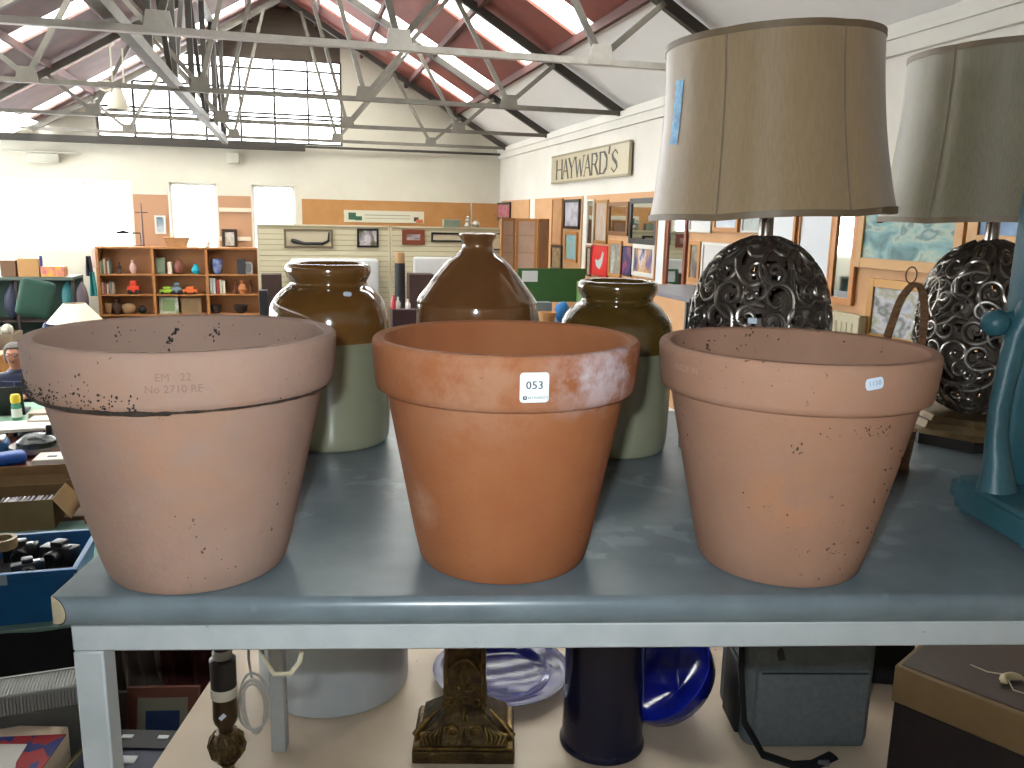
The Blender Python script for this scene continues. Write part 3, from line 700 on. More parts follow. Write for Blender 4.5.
# navy case on the table
navy = mat('navy_leatherette', '26304a', .5, c2='1f2840', scale=14)
t = thing('attache_case', 'dark navy flat case with bright metal edging, below the stage edge', 'case', (-1.035, 2.0, -.349), 0)
w = MB(); w.bx((-.115, -.25, 0), (.13, .10, .29), navy, .008, 2); w.build('case_body', t)
w = MB(); w.bx((-.12, -.255, .29), (-.108, .105, .297), mat('bright_brass_edge', 'c8b98a', .25, .9)); w.bx((-.108, .02, .29), (.13, .10, .295), mat('case_hinge_band', '1b1a1c', .5)); w.build('edging', t)
for a_, b_ in (((.0, -.04, .2905), (.05, -.01, .2925)), ((-.03, .06, .2955), (.0, .075, .2975)), ((.07, .06, .2955), (.1, .075, .2975))): MB().bx(a_, b_, whitest).build('paper_ticket', t)
# frames leaning, cloths
def leanframe(label, x, y, wd, ht, rz, fm, pm, z=-.349, tilt=14):
    t = thing('picture_frame', label, 'picture', (x, y, z), rz); M = Matrix.Rotation(R_(-tilt), 4, 'X')
    w = MB()
    for a, b_ in (((-wd/2, -.01, 0), (-wd/2 + .03, .01, ht)), ((wd/2 - .03, -.01, 0), (wd/2, .01, ht)), ((-wd/2 + .03, -.01, 0), (wd/2 - .03, .01, .03)), ((-wd/2 + .03, -.01, ht - .03), (wd/2 - .03, .01, ht))): w.bx(a, b_, fm)
    w.v = [M @ v for v in w.v]; w.build('frame', t)
    w = MB(); w.bx((-wd/2 + .03, -.004, .03), (wd/2 - .03, .004, ht - .03), mat('mount_board', '77725f', .7)); w.bx((-wd/2 + .055, -.0055, .07), (wd/2 - .055, -.004, ht - .07), pm); w.v = [M @ v for v in w.v]; w.build('picture_panel', t)
wf = mat('reddish_wood_frame', '5a2c1c', .5); wf2 = mat('dark_wood_frame', '2b1a12', .5)
leanframe('small framed blue picture leaning below the stage edge', -1.03, 2.20, .21, .33, R_(4), wf, mat('deep_blue_print', '1c2c50', .5))
leanframe('dark framed grey picture leaning left of the blue one', -1.21, 2.22, .13, .30, R_(4), wf2, mat('slate_print', '4a5560', .5))
def drape(name, label, x0, x1, y, z0, z1, m, seed, cat='cloth', dep=.05):
    w = MB()
    f1 = lambda u, v: (x0 + (x1 - x0) * u, y + dep * noise.noise(Vector((u * 4 + seed, v * 1.5, 0))) + .02 * math.sin(u * 22 + 3 * v), z0 + (z1 - z0) * v + .03 * noise.noise(Vector((u * 3, seed, 1))))
    f2 = lambda u, v: tuple(Vector(f1(1 - u, v)) + Vector((0, .012, 0)))
    w.grid(f1, 24, 10, m); w.grid(f2, 24, 10, m); return single(name, w, label, cat)
drape('garment', 'crumpled grey-brown garment heaped below the stage', -1.28, -1.10, 2.42, -.34, .10, mat('taupe_cloth', '554c44', .9), 2.2)
drape('garment', 'dark red garment lying behind the leaning frames', -1.27, -.93, 2.54, -.34, .22, mat('maroon_cloth', '42150f', .9), 5.1)
# ================================================================== THINGS ON THE HALL TABLES (left)
hall_floor = -1.1
grn = mat('pale_green_cloth', '8fb09c', .8); dkw = mat('dark_table_wood', '2c1b14', .5); mah = mat('mahogany', '5e231a', .35, c2='4a1a13', scale=6, stretch=(1, 6, 1)); mahd = mat('mahogany_dark', '2a100c', .45)
steelg = mat('grey_leg', '55585a', .5)
def rthing(name, label, cat, r, d, z, group=None, extra=0): 
    p = W(r, d, z); return thing(name, label, cat, p, A + extra, group)
def rsingle(name, mb, label, cat, r, d, z, group=None, extra=0):
    return single(name, mb, label, cat, W(r, d, z), A + extra, group)
def rtable(label, r0, d0, r1, d1, zt, m, lm=steelg, name='trestle_table', skirt=None):
    t = rthing(name, label, 'table', (r0 + r1) / 2, (d0 + d1) / 2, hall_floor); hw = (r1 - r0) / 2; hd = (d1 - d0) / 2; h = zt - hall_floor
    w = MB(); w.bx((-hw, -hd, h - .03), (hw, hd, h), m, .003); w.build('tabletop', t)
    for x in (-1, 1):
        for y in (-1, 1): MB().box((x * (hw - .05), y * (hd - .05), (h - .03) / 2), (.035, .035, h - .032), lm).build('leg', t)
    if skirt:
        w = MB(); n_ = 40
        f = lambda u, v: (-hw - .004 + (2 * hw + .008) * u, -hd - .012 - .008 * math.sin(u * 60), .02 + (h - .03) * v); w.grid(f, 160, 2, skirt)
        f = lambda u, v: (hw + .012 + .008 * math.sin(u * 40), -hd + (2 * hd) * u, .02 + (h - .03) * v); w.grid(f, 100, 2, skirt); w.build('cloth_skirt', t)
    return t
rtable('green covered trestle table holding the blue crate, dropped black cloth at its sides', -3.3, 3.625, -.72, 4.95, -.35, mat('sage_table_cover', '6f8f84', .8), skirt=bcloth)
# blue crate
blu = mat('blue_plastic', '1c5c94', .35, c2='1a5488', scale=6)
P1 = onz(74, 568, -.10); P2 = onz(97, 529, -.10); dv = (P2 - P1); ang = math.atan2(dv.y, dv.x) - PI / 2
t = thing('plastic_crate', 'bright blue open plastic crate full of camera gear', 'crate', (P1.x, P1.y, -.349), ang)
Wc, Dc, Hc = .60, dv.length, .25
w = MB()
def frus(b, x0, x1, y0, y1, z0, z1, ins, m, t_=.008):
    a = [(x0 + ins, y0 + ins, z0), (x1 - ins, y0 + ins, z0), (x1 - ins, y1 - ins, z0), (x0 + ins, y1 - ins, z0), (x0, y0, z1), (x1, y0, z1), (x1, y1, z1), (x0, y1, z1)]
    c = [(x0 + ins + t_, y0 + ins + t_, z0 + t_), (x1 - ins - t_, y0 + ins + t_, z0 + t_), (x1 - ins - t_, y1 - ins - t_, z0 + t_), (x0 + ins + t_, y1 - ins - t_, z0 + t_), (x0 + t_, y0 + t_, z1), (x1 - t_, y0 + t_, z1), (x1 - t_, y1 - t_, z1), (x0 + t_, y1 - t_, z1)]
    b.add(a + c, [[3, 2, 1, 0], [0, 1, 5, 4], [1, 2, 6, 5], [2, 3, 7, 6], [3, 0, 4, 7], [8, 9, 10, 11], [9, 8, 12, 13], [10, 9, 13, 14], [11, 10, 14, 15], [8, 11, 15, 12], [4, 5, 13, 12], [5, 6, 14, 13], [6, 7, 15, 14], [7, 4, 12, 15]], m)
frus(w, -Wc, 0, 0, Dc, 0, Hc, .04, blu); w.build('crate_body', t)
w = MB(); 
for a, b_ in (((-Wc - .014, -.014, Hc - .02), (.014, 0, Hc)), ((-Wc - .014, Dc, Hc - .02), (.014, Dc + .014, Hc)), ((-Wc - .014, 0, Hc - .02), (-Wc, Dc, Hc)), ((0, 0, Hc - .02), (.014, Dc, Hc))): w.bx(a, b_, blu, .003)
w.build('rim', t)
w = MB(); w.bx((-.30, -.0165, Hc - .045), (-.25, -.0145, Hc - .003), mat('frosted_tag', '8fa6b4', .5)); w.build('tag_holder', t)
Mcr = Matrix.Translation((P1.x, P1.y, -.349)) @ Matrix.Rotation(ang, 4, 'Z')
blkp = mat('camera_black', '141414', .35, c2='202022', scale=10)
def crloc(x, y, z): v = Mcr @ Vector((x, y, z)); return v
def camera_(label, x, y, rz, z=.16, s=1.):
    t = thing('film_camera', label, 'camera', crloc(x, y, z), ang + rz)
    w = MB(); w.box((0, 0, .035 * s), (.13 * s, .05 * s, .07 * s), blkp, None, .006, 2); w.box((0, 0, .078 * s), (.045 * s, .045 * s, .022 * s), blkp, None, .006, 2); w.build('camera_body', t)
    w = MB(); Mx = Matrix.Translation((0, -.02 * s, .035 * s)) @ Matrix.Rotation(PI / 2, 4, 'X'); w.lathe([(.03 * s, 0), (.03 * s, .04 * s), (.026 * s, .045 * s), (.02 * s, .035 * s), (.001, .035 * s)], blkp, 20, M=Mx); w.build('lens', t)
    w = MB(); w.box((.035 * s, -.012, .073 * s), (.025 * s, .02 * s, .008 * s), mat('camera_chrome', 'a5a7a8', .3, .8)); w.build('dial', t)
fill = MB(); fill.box((-Wc / 2, Dc / 2, .08), (Wc - .10, Dc - .10, .15), mat('packing_dark', '1c1a19', .9), None, .02, 2)
single('packing_foam', fill, 'dark packing foam bed beneath the camera gear in the blue crate', 'packing', crloc(0, 0, .01), ang)
camera_('black film camera lying in the middle of the blue crate', -.22, Dc * .35, .3)
camera_('larger black film camera at the right end of the blue crate', -.12, Dc * .62, -.4, .16, 1.25)
camera_('black film camera at the back of the blue crate', -.3, Dc * .8, .1, .16, 1.1)
w = MB(); w.capit = False; w.lathe([(.04, 0), (.04, .045), (.058, .045), (.058, 0), (.04, 0)], mat('brown_tape', '8a7450', .5), 32)
single('tape_roll', w, 'roll of brown packing tape on the camera gear', 'tape', crloc(-.36, Dc * .72, .24), ang)
w = MB(); w.lathe([(.001, 0), (.05, .004), (.062, .03), (.06, .07), (.04, .1), (.001, .108)], mat('frosted_white_plastic', '9aa0a0', .5), 24)
single('plastic_tub', w, 'frosted white plastic tub in the left end of the blue crate', 'tub', crloc(-.50, Dc * .42, .161), ang)
w = MB(); w.box((0, 0, .012), (.26, .05, .022), mat('black_card', '1a1815', .5), None, .002); w.box((.02, 0, .0235), (.15, .032, .002), mat('gold_print', 'b09a5a', .4)); w.box((-.10, 0, .0235), (.05, .04, .002), mat('yellow_print', 'c9a020', .5))
single('film_box', w, 'long black and yellow film box at the front of the blue crate', 'box', crloc(-.24, .05, .162), ang + .05)
w = MB(); w.box((0, 0, .03), (.05, .05, .06), mat('red_card', '7d1c1c', .5), None, .003); single('film_carton', w, 'small red carton beside the tape roll in the blue crate', 'box', crloc(-.46, Dc * .85, .161), ang)
# cardboard box of discs
card = mat('brown_cardboard', '6f5838', .8, c2='7b6342', scale=5); cardl = mat('light_cardboard', '8c7048', .8, c2='957342', scale=5)
p = onzr(55, 529, -.35)
t = rthing('cardboard_box', 'open cardboard box packed with disc cases behind the blue crate', 'box', p.x, p.y, -.349)
w = MB(); frus(w, -.62, 0, 0, .30, 0, .17, .0, card, .006); w.build('box_walls', t)
w = MB(); w.add([(0, 0, .168), (0, .30, .168), (.09, .30, .06), (.09, -.02, .06)], [[0, 1, 2, 3], [3, 2, 1, 0]], cardl); w.add([(-.62, .30, .17), (0, .30, .17), (.0, .33, .22), (-.62, .33, .22)], [[0, 1, 2, 3], [3, 2, 1, 0]], card); w.build('flap', t)
cdm = [mat('disc_case_' + n, c, .3) for n, c in (('pale', 'b3a9ae'), ('grey', '7d7880'), ('lilac', '978aa0'), ('dark', '3a3640'), ('white', 'd0cbcc'))]
for i in range(26):
    x = -.60 + .58 * i / 26 + random.uniform(-.002, .002); w = MB(); w.box((0, 0, .07), (.011, .13, .125), cdm[random.randrange(5)], (0, R_(random.uniform(8, 18)), 0))
    o = rsingle('disc_case', w, 'slim plastic disc case standing in the open cardboard box', 'disc case', p.x + x + .01, p.y + .1, -.335, 'disc cases in the cardboard box')
w = MB(); w.box((0, 0, .05), (.12, .20, .10), mat('orange_card', 'a0502a', .6), None, .004); rsingle('orange_carton', w, 'orange carton right of the disc box', 'box', p.x + .20, p.y + .14, -.349)
def papers(label, r, d, z, n, w_, d_, m, rz=0, name='paper_stack', cat='papers'):
    b = MB()
    for k in range(n): b.box((random.uniform(-.01, .01), random.uniform(-.01, .01), .004 + .008 * k), (w_, d_, .007), m, (0, 0, random.uniform(-.08, .08)))
    return rsingle(name, b, label, cat, r, d, z, None, rz)
papers('stack of pale magazines on the orange carton', p.x + .20, p.y + .14, -.248, 4, .16, .22, mat('magazine_pale', 'b5ab90', .5), .3, 'magazine_stack', 'magazines')
# second cardboard box behind with tub and papers
q = onzr(30, 508, -.35)
w = MB(); frus(w, -.7, .42, 0, .36, 0, .13, 0, card, .006); rsingle('cardboard_tray', w, 'shallow cardboard tray behind the disc box', 'tray', -1.42, 5.32, -.349)
rtable('brown trestle table behind the blue crate table', -3.4, 5.02, -.9, 5.75, -.35, mat('brown_table', '6b5138', .6))
w = MB(); frus(w, -.09, .09, 0, .16, 0, .07, .008, mat('lilac_tub', 'b9a9b8', .4)); w.bx((-.07, .02, .012), (.07, .14, .05), mat('tub_contents', '5a4f50', .8)); rsingle('open_tub', w, 'small lilac plastic tub of oddments on the cardboard tray', 'tub', -1.60, 5.38, -.34)
papers('loose white papers in the cardboard tray', -1.22, 5.50, -.342, 3, .26, .26, mat('white_paper', 'c9c5ba', .6), .4)
w = MB(); w.box((0, 0, .012), (.16, .07, .02), mat('turquoise_card', '3aa3a3', .5)); rsingle('turquoise_booklet', w, 'turquoise booklet lying on the white papers', 'booklet', -1.25, 5.46, -.312, extra=.3)
# mahogany desk with drawers
t = rthing('mahogany_desk', 'red mahogany desk with drawers crowded with items', 'desk', -2.25, 6.52, hall_floor)
w = MB(); w.bx((-1., -.48, .725), (1.05, .48, .75), mah, .006, 2); w.build('desktop', t)
w = MB(); w.bx((-.98, -.46, .0), (1.03, .46, .724), mahd); w.build('carcass', t)
for i, (x0, x1) in enumerate(((-.94, -.34), (-.30, .30), (.34, .98))):
    for z0, z1 in ((.60, .70), (.44, .58)):
        w = MB(); w.bx((x0, -.478, z0), (x1, -.461, z1), mahd, .004); dr = w.build('drawer', t)
        for xx in (x0 + .15, x1 - .15): MB().sph((xx, -.49, (z0 + z1) / 2), .014, mat('pale_knob', '9c8c7a', .3, .5), 10).build('knob', dr)
w = MB(); w.capit = False; w.lathe([(.10, .0), (.155, .015), (.175, .05), (.178, .056), (.15, .03), (.001, .01)], mat('pale_basin', 'b9b3a6', .4), 36, (0, 0, 0)); w.lathe([(.14, .02), (.13, .085), (.08, .125), (.001, .135)], mat('black_dome', '17211f', .25), 32); w.bx((.05, .05, .10), (.09, .08, .18), blkp, .004)
q = onzr(33, 456, -.35); rsingle('cool_box', w, 'black domed item in a pale basin on the mahogany desk', 'helmet', q.x, q.y + .12, -.349)
q = onzr(7, 464, -.35)
w = MB(); w.box((0, 0, .04), (.24, .14, .08), mat('cobalt_plastic', '1a4c9c', .35), (0, 0, .4), .03, 3); rsingle('blue_pouch', w, 'bright blue pouch at the near edge of the mahogany desk', 'pouch', q.x, q.y, -.349)
w = MB(); w.box((0, 0, .05), (.2, .18, .1), mat('blue_white_bag', '2c5a84', .5), (0, 0, .2), .03, 2); w.box((0, 0, .108), (.16, .15, .02), mat('white_print', 'd6dadb', .6), (0, 0, .2), .006); rsingle('soap_packet', w, 'blue packet with a white top behind the bright blue pouch', 'packet', q.x - .17, q.y + .30, -.349)
q = onzr(55, 463, -.35)
w = MB(); w.box((0, 0, .02), (.26, .2, .04), mat('white_card_box', 'd3cdc6', .5), None, .004); w.box((-.02, -.02, .0415), (.06, .03, .002), inkm); rsingle('white_box', w, 'flat white box at the right end of the mahogany desk', 'box', q.x, q.y + .05, -.349)
w = MB(); w.sph((0, 0, .06), (.05, .05, .06), mat('red_toy', '8c1c20', .4), 16); w.lathe([(.02, .11), (.03, .125), (.001, .14)], mat('red_toy', '8c1c20'), 12); rsingle('red_jar', w, 'small red jar behind the flat white box', 'jar', q.x + .06, q.y + .42, -.349)
# green table with laptop and books
rtable('pale green covered table where the seated person works', -4.4, 7.12, -1.92, 8.05, -.30, grn)
wp = mat('book_paper', 'd2cbbb', .6)
q = onzr(20, 432, -.30)
papers('spread of white papers at the near edge of the green table', q.x - .05, q.y + .14, -.299, 3, .5, .30, mat('bright_paper', 'dad8d0', .6), .1)
w = MB(); w.box((0, 0, .02), (.34, .16, .04), wp, (0, 0, -.05), .003); rsingle('closed_book', w, 'thick pale book at the right edge of the green table', 'book', onzr(42, 430, -.28).x, 7.22, -.299)
w = MB(); w.box((0, 0, .025), (.2, .14, .05), mat('pinkish_book', 'c4a89a', .6), None, .003); rsingle('closed_book', w, 'small buff book behind the thick pale book', 'book', onzr(33, 424, -.28).x, 7.42, -.299)
q = onzr(3, 413, -.30)
t = rthing('laptop', 'open black laptop seen from behind on the green table', 'laptop', q.x, q.y + .1, -.299, None, R_(185))
w = MB(); w.bx((-.18, -.02, 0), (.18, .22, .018), blkp, .003); w.build('keyboard_base', t)
w = MB(); w.add([(-.18, .22, .018), (.18, .22, .018), (.18, .27, .25), (-.18, .27, .25), (-.18, .228, .016), (.18, .228, .016), (.18, .278, .25), (-.18, .278, .25)], [[0, 1, 2, 3], [7, 6, 5, 4], [0, 4, 5, 1], [3, 2, 6, 7], [1, 5, 6, 2], [0, 3, 7, 4]], blkp)
w.v = [Vector((v.x, v.y - .46 if False else v.y, v.z)) for v in w.v]; w.build('screen_lid', t)
q = onzr(22, 417, -.30)
t = rthing('drinks_bottle', 'clear green drinks bottle with a yellow cap on the green table', 'bottle', q.x, q.y - .12, -.299)
w = MB(); w.lathe([(.032, 0), (.037, .01), (.037, .12), (.03, .15)], mat('green_bottle', '4f8f74', .2), 24); w.build('bottle_body', t)
w = MB(); w.lathe([(.031, .145), (.036, .15), (.038, .19), (.03, .215)], mat('yellow_cap', 'e2c93a', .5), 20); o = w.build('cap', t)
w = MB(); w.lathe([(.0375, .03), (.0376, .10)], mat('bottle_label_white', 'd9ddd2', .6), 24); w.build('wrap_label', t)

# ================================================================== THE SEATED PERSON
DP = 8.42
hp = ond(14.5, 343, DP); htop = hp.z - hall_floor
PX = hp.x
skin = mat('skin', 'c08a72', .55, c2='b57c66', scale=8); hair = mat('grey_hair', '5f5a55', .7, c2='7a756f', scale=60, stretch=(1, 1, .3)); navyj = mat('navy_quilt', '242c48', .55, c2='1e2540', scale=9)
def skinned(name, joints, edges, parent, m, sub=2):
    me = bpy.data.meshes.new(name); me.from_pydata([j[0] for j in joints], edges, []); me.materials.append(m)
    o = bpy.data.objects.new(name, me); COL.objects.link(o); o.parent = parent
    sk = o.modifiers.new('skin', 'SKIN'); sk.use_smooth_shade = True
    for i, j in enumerate(joints):
        r = j[1]; me.skin_vertices[0].data[i].radius = r if isinstance(r, tuple) else (r, r)
    me.skin_vertices[0].data[0].use_root = True
    if sub: s = o.modifiers.new('sub', 'SUBSURF'); s.levels = sub; s.render_levels = sub
    return o
def skinned_init(): pass
_old = skinned
def skinned(name, joints, edges, parent, m, sub=2):
    me = bpy.data.meshes.new(name); bm_ = bmesh.new(); ly = bm_.verts.layers.skin.verify()
    vs = []
    for i, j in enumerate(joints):
        v = bm_.verts.new(j[0]); r = j[1]; v[ly].radius = r if isinstance(r, tuple) else (r, r); v[ly].use_root = (i == 0); vs.append(v)
    for a, b_ in edges: bm_.edges.new((vs[a], vs[b_]))
    bm_.to_mesh(me); bm_.free(); me.materials.append(m)
    o = bpy.data.objects.new(name, me); COL.objects.link(o); o.parent = parent
    sk = o.modifiers.new('skin', 'SKIN'); sk.use_smooth_shade = True
    s = o.modifiers.new('sub', 'SUBSURF'); s.levels = sub; s.render_levels = sub
    return o
per = rthing('person', 'seated grey-haired person in glasses and a navy quilted jacket behind the green table', 'person', PX, DP, hall_floor, None, R_(0))
H0 = htop
nz = H0 - .245                                            # neck base height
J = [((0, .04, .50), (.15, .11)), ((0, .02, .72), (.13, .10)), ((0, 0, nz - .16), (.15, .10)), ((0, -.01, nz - .03), (.07, .06)), ((0, -.025, nz + .05), (.048, .05)), ((0, -.05, nz + .11), (.066, .075)), ((0, -.05, nz + .17), (.074, .09)), ((0, -.04, nz + .215), (.06, .07))]
E_ = [(0, 1), (1, 2), (2, 3), (3, 4), (4, 5), (5, 6), (6, 7)]
def chain(J, E_, start, pts):
    p = start
    for q in pts: J.append(q); E_.append((p, len(J) - 1)); p = len(J) - 1
    return p
hands = []
for sg in (-1, 1):
    chain(J, E_, 0, [((sg * .10, -.08, .49), .085), ((sg * .13, -.40, .50), .062), ((sg * .13, -.42, .28), .05), ((sg * .13, -.40, .08), .036), ((sg * .13, -.47, .04), .03), ((sg * .13, -.56, .03), .022)])
    w_ = chain(J, E_, 2, [((sg * .16, 0, nz - .08), .058), ((sg * .235, -.06, nz - .28), .042), ((sg * .17, -.26, .845), .031), ((sg * .13, -.31, .838), .024), ((sg * .11, -.35, .832), (.03, .014))])
    for k, (dx, ln) in enumerate(((-.026, .045), (-.009, .055), (.009, .052), (.026, .040))):
        chain(J, E_, w_, [((sg * (.105 + dx * -1), -.38, .832), .0085), ((sg * (.10 - dx), -.38 - ln * .6, .838), .0075), ((sg * (.098 - dx), -.38 - ln, .826), .006)])
    chain(J, E_, w_, [((sg * .075, -.345, .832), .009), ((sg * .06, -.37, .828), .007)])
nb = len(J); chain(J, E_, 6, [((0, -.128, nz + .125), .013)])
body = skinned('body', J, E_, per, skin)
JK = [((0, .03, .56), (.175, .135)), ((0, .02, .74), (.165, .13)), ((0, 0, nz - .15), (.175, .12)), ((0, -.012, nz - .02), (.085, .078)), ((0, -.02, nz + .03), (.07, .07))]
EK = [(0, 1), (1, 2), (2, 3), (3, 4)]
for sg in (-1, 1): chain(JK, EK, 2, [((sg * .175, 0, nz - .085), .075), ((sg * .245, -.06, nz - .28), .06), ((sg * .185, -.24, .855), .046)])
jk = skinned('quilted_jacket', JK, EK, per, navyj)
w = MB()
for k in range(5):
    z = .72 + k * .055; w.tube([(.172 * math.sin(a) * (1.02), -.128 * math.cos(a) + .01, z) for a in [R_(q) for q in range(-80, 81, 16)]], .006, mat('navy_seam', '3c4766', .6), 6)
w.tube([(0, -.125, .68), (0, -.128, nz - .1)], .006, mat('navy_seam', '3c4766'), 6); w.build('quilting', jk)
w = MB(); w.sph((0, -.022, nz + .175), (.088, .098, .085), hair, 24)
w.v = [Vector((v.x, v.y, v.z)) if not (v.y < -.075 and v.z < nz + .205) else Vector((v.x, -.07 + (v.y + .075) * .15, v.z)) for v in w.v]
for sg in (-1, 1): w.sph((sg * .072, -.02, nz + .13), (.022, .05, .07), hair, 12)
w.sph((0, .035, nz + .12), (.075, .045, .08), hair, 16); w.build('hair', per)
gl = mat('dark_spectacle_rim', '2a2422', .4)
w = MB()
for sg in (-1, 1): w.tube([(sg * .031 + .022 * math.cos(a), -.137, nz + .155 + .016 * math.sin(a)) for a in [2 * PI * q / 12 for q in range(12)]], .0022, gl, 5, closed=True); w.tube([(sg * .053, -.136, nz + .158), (sg * .078, -.06, nz + .155)], .002, gl, 5)
w.tube([(-.009, -.137, nz + .157), (.009, -.137, nz + .157)], .002, gl, 5); w.build('spectacles', per)
w = MB()
for sg in (-1, 1): w.sph((sg * .03, -.118, nz + .155), (.012, .008, .008), mat('eye_white', 'd8d4cc', .3), 10); w.sph((sg * .03, -.1255, nz + .155), .005, mat('eye_dark', '1e1612', .3), 8)
w.build('eyes', per)
w = MB(); w.tube([(-.022, -.112, nz + .088), (0, -.122, nz + .085), (.022, -.112, nz + .088)], [.003, .006, .003], mat('lips', '9c4e48', .5), 8); w.build('mouth', per)
w = MB()
for sg in (-1, 1): w.sph((sg * .078, -.045, nz + .145), (.01, .018, .028), skin, 10)
w.build('ears', per)
for sg in (-1, 1):
    w = MB(); w.sph((sg * .13, -.50, .045), (.05, .13, .042), mat('dark_shoe', '17140f', .4), 14); w.build('shoe', per)
w = MB();
trs = skinned('trousers', [((0, .04, .50), (.165, .12)), ((.11, -.08, .50), .095), ((.135, -.40, .51), .075), ((.135, -.42, .28), .065), ((.135, -.40, .11), .055), ((-.11, -.08, .50), .095), ((-.135, -.40, .51), .075), ((-.135, -.42, .28), .065), ((-.135, -.40, .11), .055)], [(0, 1), (1, 2), (2, 3), (3, 4), (0, 5), (5, 6), (6, 7), (7, 8)], per, mat('dark_trousers', '1c1e26', .8))
t = rthing('office_chair', 'plain dark chair under the seated person', 'chair', PX, DP + .08, hall_floor)
w = MB(); w.box((0, 0, .385), (.44, .42, .04), blkp, None, .015, 2); w.build('seat', t)
w = MB(); w.box((0, .265, .66), (.42, .03, .34), blkp, None, .012, 2); w.tube([(-.1, .235, .38), (-.1, .24, .55)], .012, steelg); w.tube([(.1, .235, .38), (.1, .24, .55)], .012, steelg); w.build('backrest', t)
for x in (-.19, .19):
    for y in (-.18, .18): MB().tube([(x, y, .37), (x * 1.05, y * 1.05, .001)], .012, steelg).build('leg', t)

# ================================================================== BACK LEFT OF THE HALL
brownc = mat('brown_carton', '9c7346', .8, c2='8b643b', scale=4); redw = mat('red_brown_wood', '6b2b1e', .5)
rtable('wooden table stacked with cartons in the back left of the hall', -5.1, 10.2, -3.15, 11.1, -.35, redw, dkw)
def carton(label, u, v, z, w_, d_, h_, m, D=None, rz=0, grp=None, name='carton', cat='box', lid=None):
    q = onzr(u, v, z); b = MB(); frus(b, -w_/2, w_/2, 0, d_, 0, h_, 0, m, .008)
    if lid: b.bx((-w_/2, 0, h_ - .01), (w_/2, d_, h_), lid)
    return rsingle(name, b, label, cat, q.x, q.y, z + .001, grp, rz)
b = MB(); frus(b, -.3, .3, 0, .4, 0, .26, 0, brownc, .01); rsingle('carton', b, 'open brown carton at the front of the wooden back-left table', 'box', -3.72, 10.28, -.349)
b = MB(); frus(b, -.25, .25, 0, .4, 0, .3, 0, mat('grey_brown_carton', '84745e', .8), .01)
rsingle('carton', b, 'greyish carton with pale fluffy stuff at the right of the back-left table', 'box', -3.42 + .02, 10.66 + .05, -.349)
b = MB()
for k in range(26): b.sph((random.uniform(-.16, .16), .2 + random.uniform(-.1, .1), .27 + random.uniform(0, .08)), random.uniform(.04, .07), mat('fluff_white', 'b9b4a6', .9), 8)
rsingle('wadding', b, 'heap of pale wadding bulging from the greyish carton', 'wadding', -3.40, 10.71, -.36)
w = MB(); w.bx((-.35, -.2, 0), (.35, .2, 1.05), mat('honey_wood', 'a8702e', .5), .004); rsingle('wooden_cupboard', w, 'honey-coloured wooden cupboard beside the seated person', 'cupboard', onz(3, 360, -.2).dot(RX) - .18, 9.3, hall_floor)
# green cushion chair
q = ond(38, 300, 13.6)
t = rthing('armchair', 'dark green upholstered armchair back tilted among blue bags', 'armchair', q.x - .05, 13.6, hall_floor, None, R_(12))
cg = mat('bottle_green_fabric', '16382d', .8, c2='1c4235', scale=3)
zc_ = q.z - hall_floor
w = MB(); w.box((.02, 0, zc_ + .02), (.46, .16, .56), cg, (R_(-8), R_(14), 0), .07, 4); w.build('backrest', t)
w = MB(); w.box((0, -.2, .5), (.6, .46, .2), cg, None, .06, 3); w.build('seat_cushion', t)
for x in (-.26, .26):
    for y in (-.4, .2): MB().bx((x - .02, y - .02, 0), (x + .02, y + .02, .41), dkw).build('leg', t)
rtable('low dark table carrying the lampshade and bags', -4.9, 12.55, -2.2, 12.92, -.62, dkw, dkw)
ivory = mat('ivory_shade', 'd9cdb4', .7)
q = onzr(85, 320, -.35)
t = rthing('standing_lamp', 'pleated ivory lampshade lamp behind the weathered pink pot', 'lamp', -2.93, 12.72, -.62)
zs = ond(85, 323, 12.6).z + .62; zt_ = ond(85, 304, 12.6).z + .62
w = MB(); w.capit = False; w.lathe([(.36, zs), (.14, zt_)], ivory, 40, fn=lambda a, r, z: (r * (1 + .02 * math.cos(16 * a)), z)); w.lathe([(.135, zt_), (.355, zs)], ivory, 40, fn=lambda a, r, z: (r * (1 + .02 * math.cos(16 * a)), z)); w.build('lamp_shade', t)
w = MB(); w.lathe([(.12, .001), (.12, .02), (.03, .05), (.02, zs), (.01, zt_)], mat('turned_wood', '5b3a22', .4), 20); w.build('base', t)
# bags on low table
for lab, u, v, s, c in (('dark blue plastic bag slumped right of the green armchair', 46, 300, (.10, .16, .24), '1f3059'), ('slate blue bag between the armchair and the lampshade', 60, 305, (.10, .12, .2), '3c4a72')):
    q = ond(u, v, 12.8); w = MB(); w.sph((0, 0, s[2]), (s[0] * .8, s[1], s[2]), mat('bag_' + c, c, .6, bump=.6, bscale=20), 20); rsingle('plastic_bag', w, lab, 'bag', q.x, 12.74, -.62)
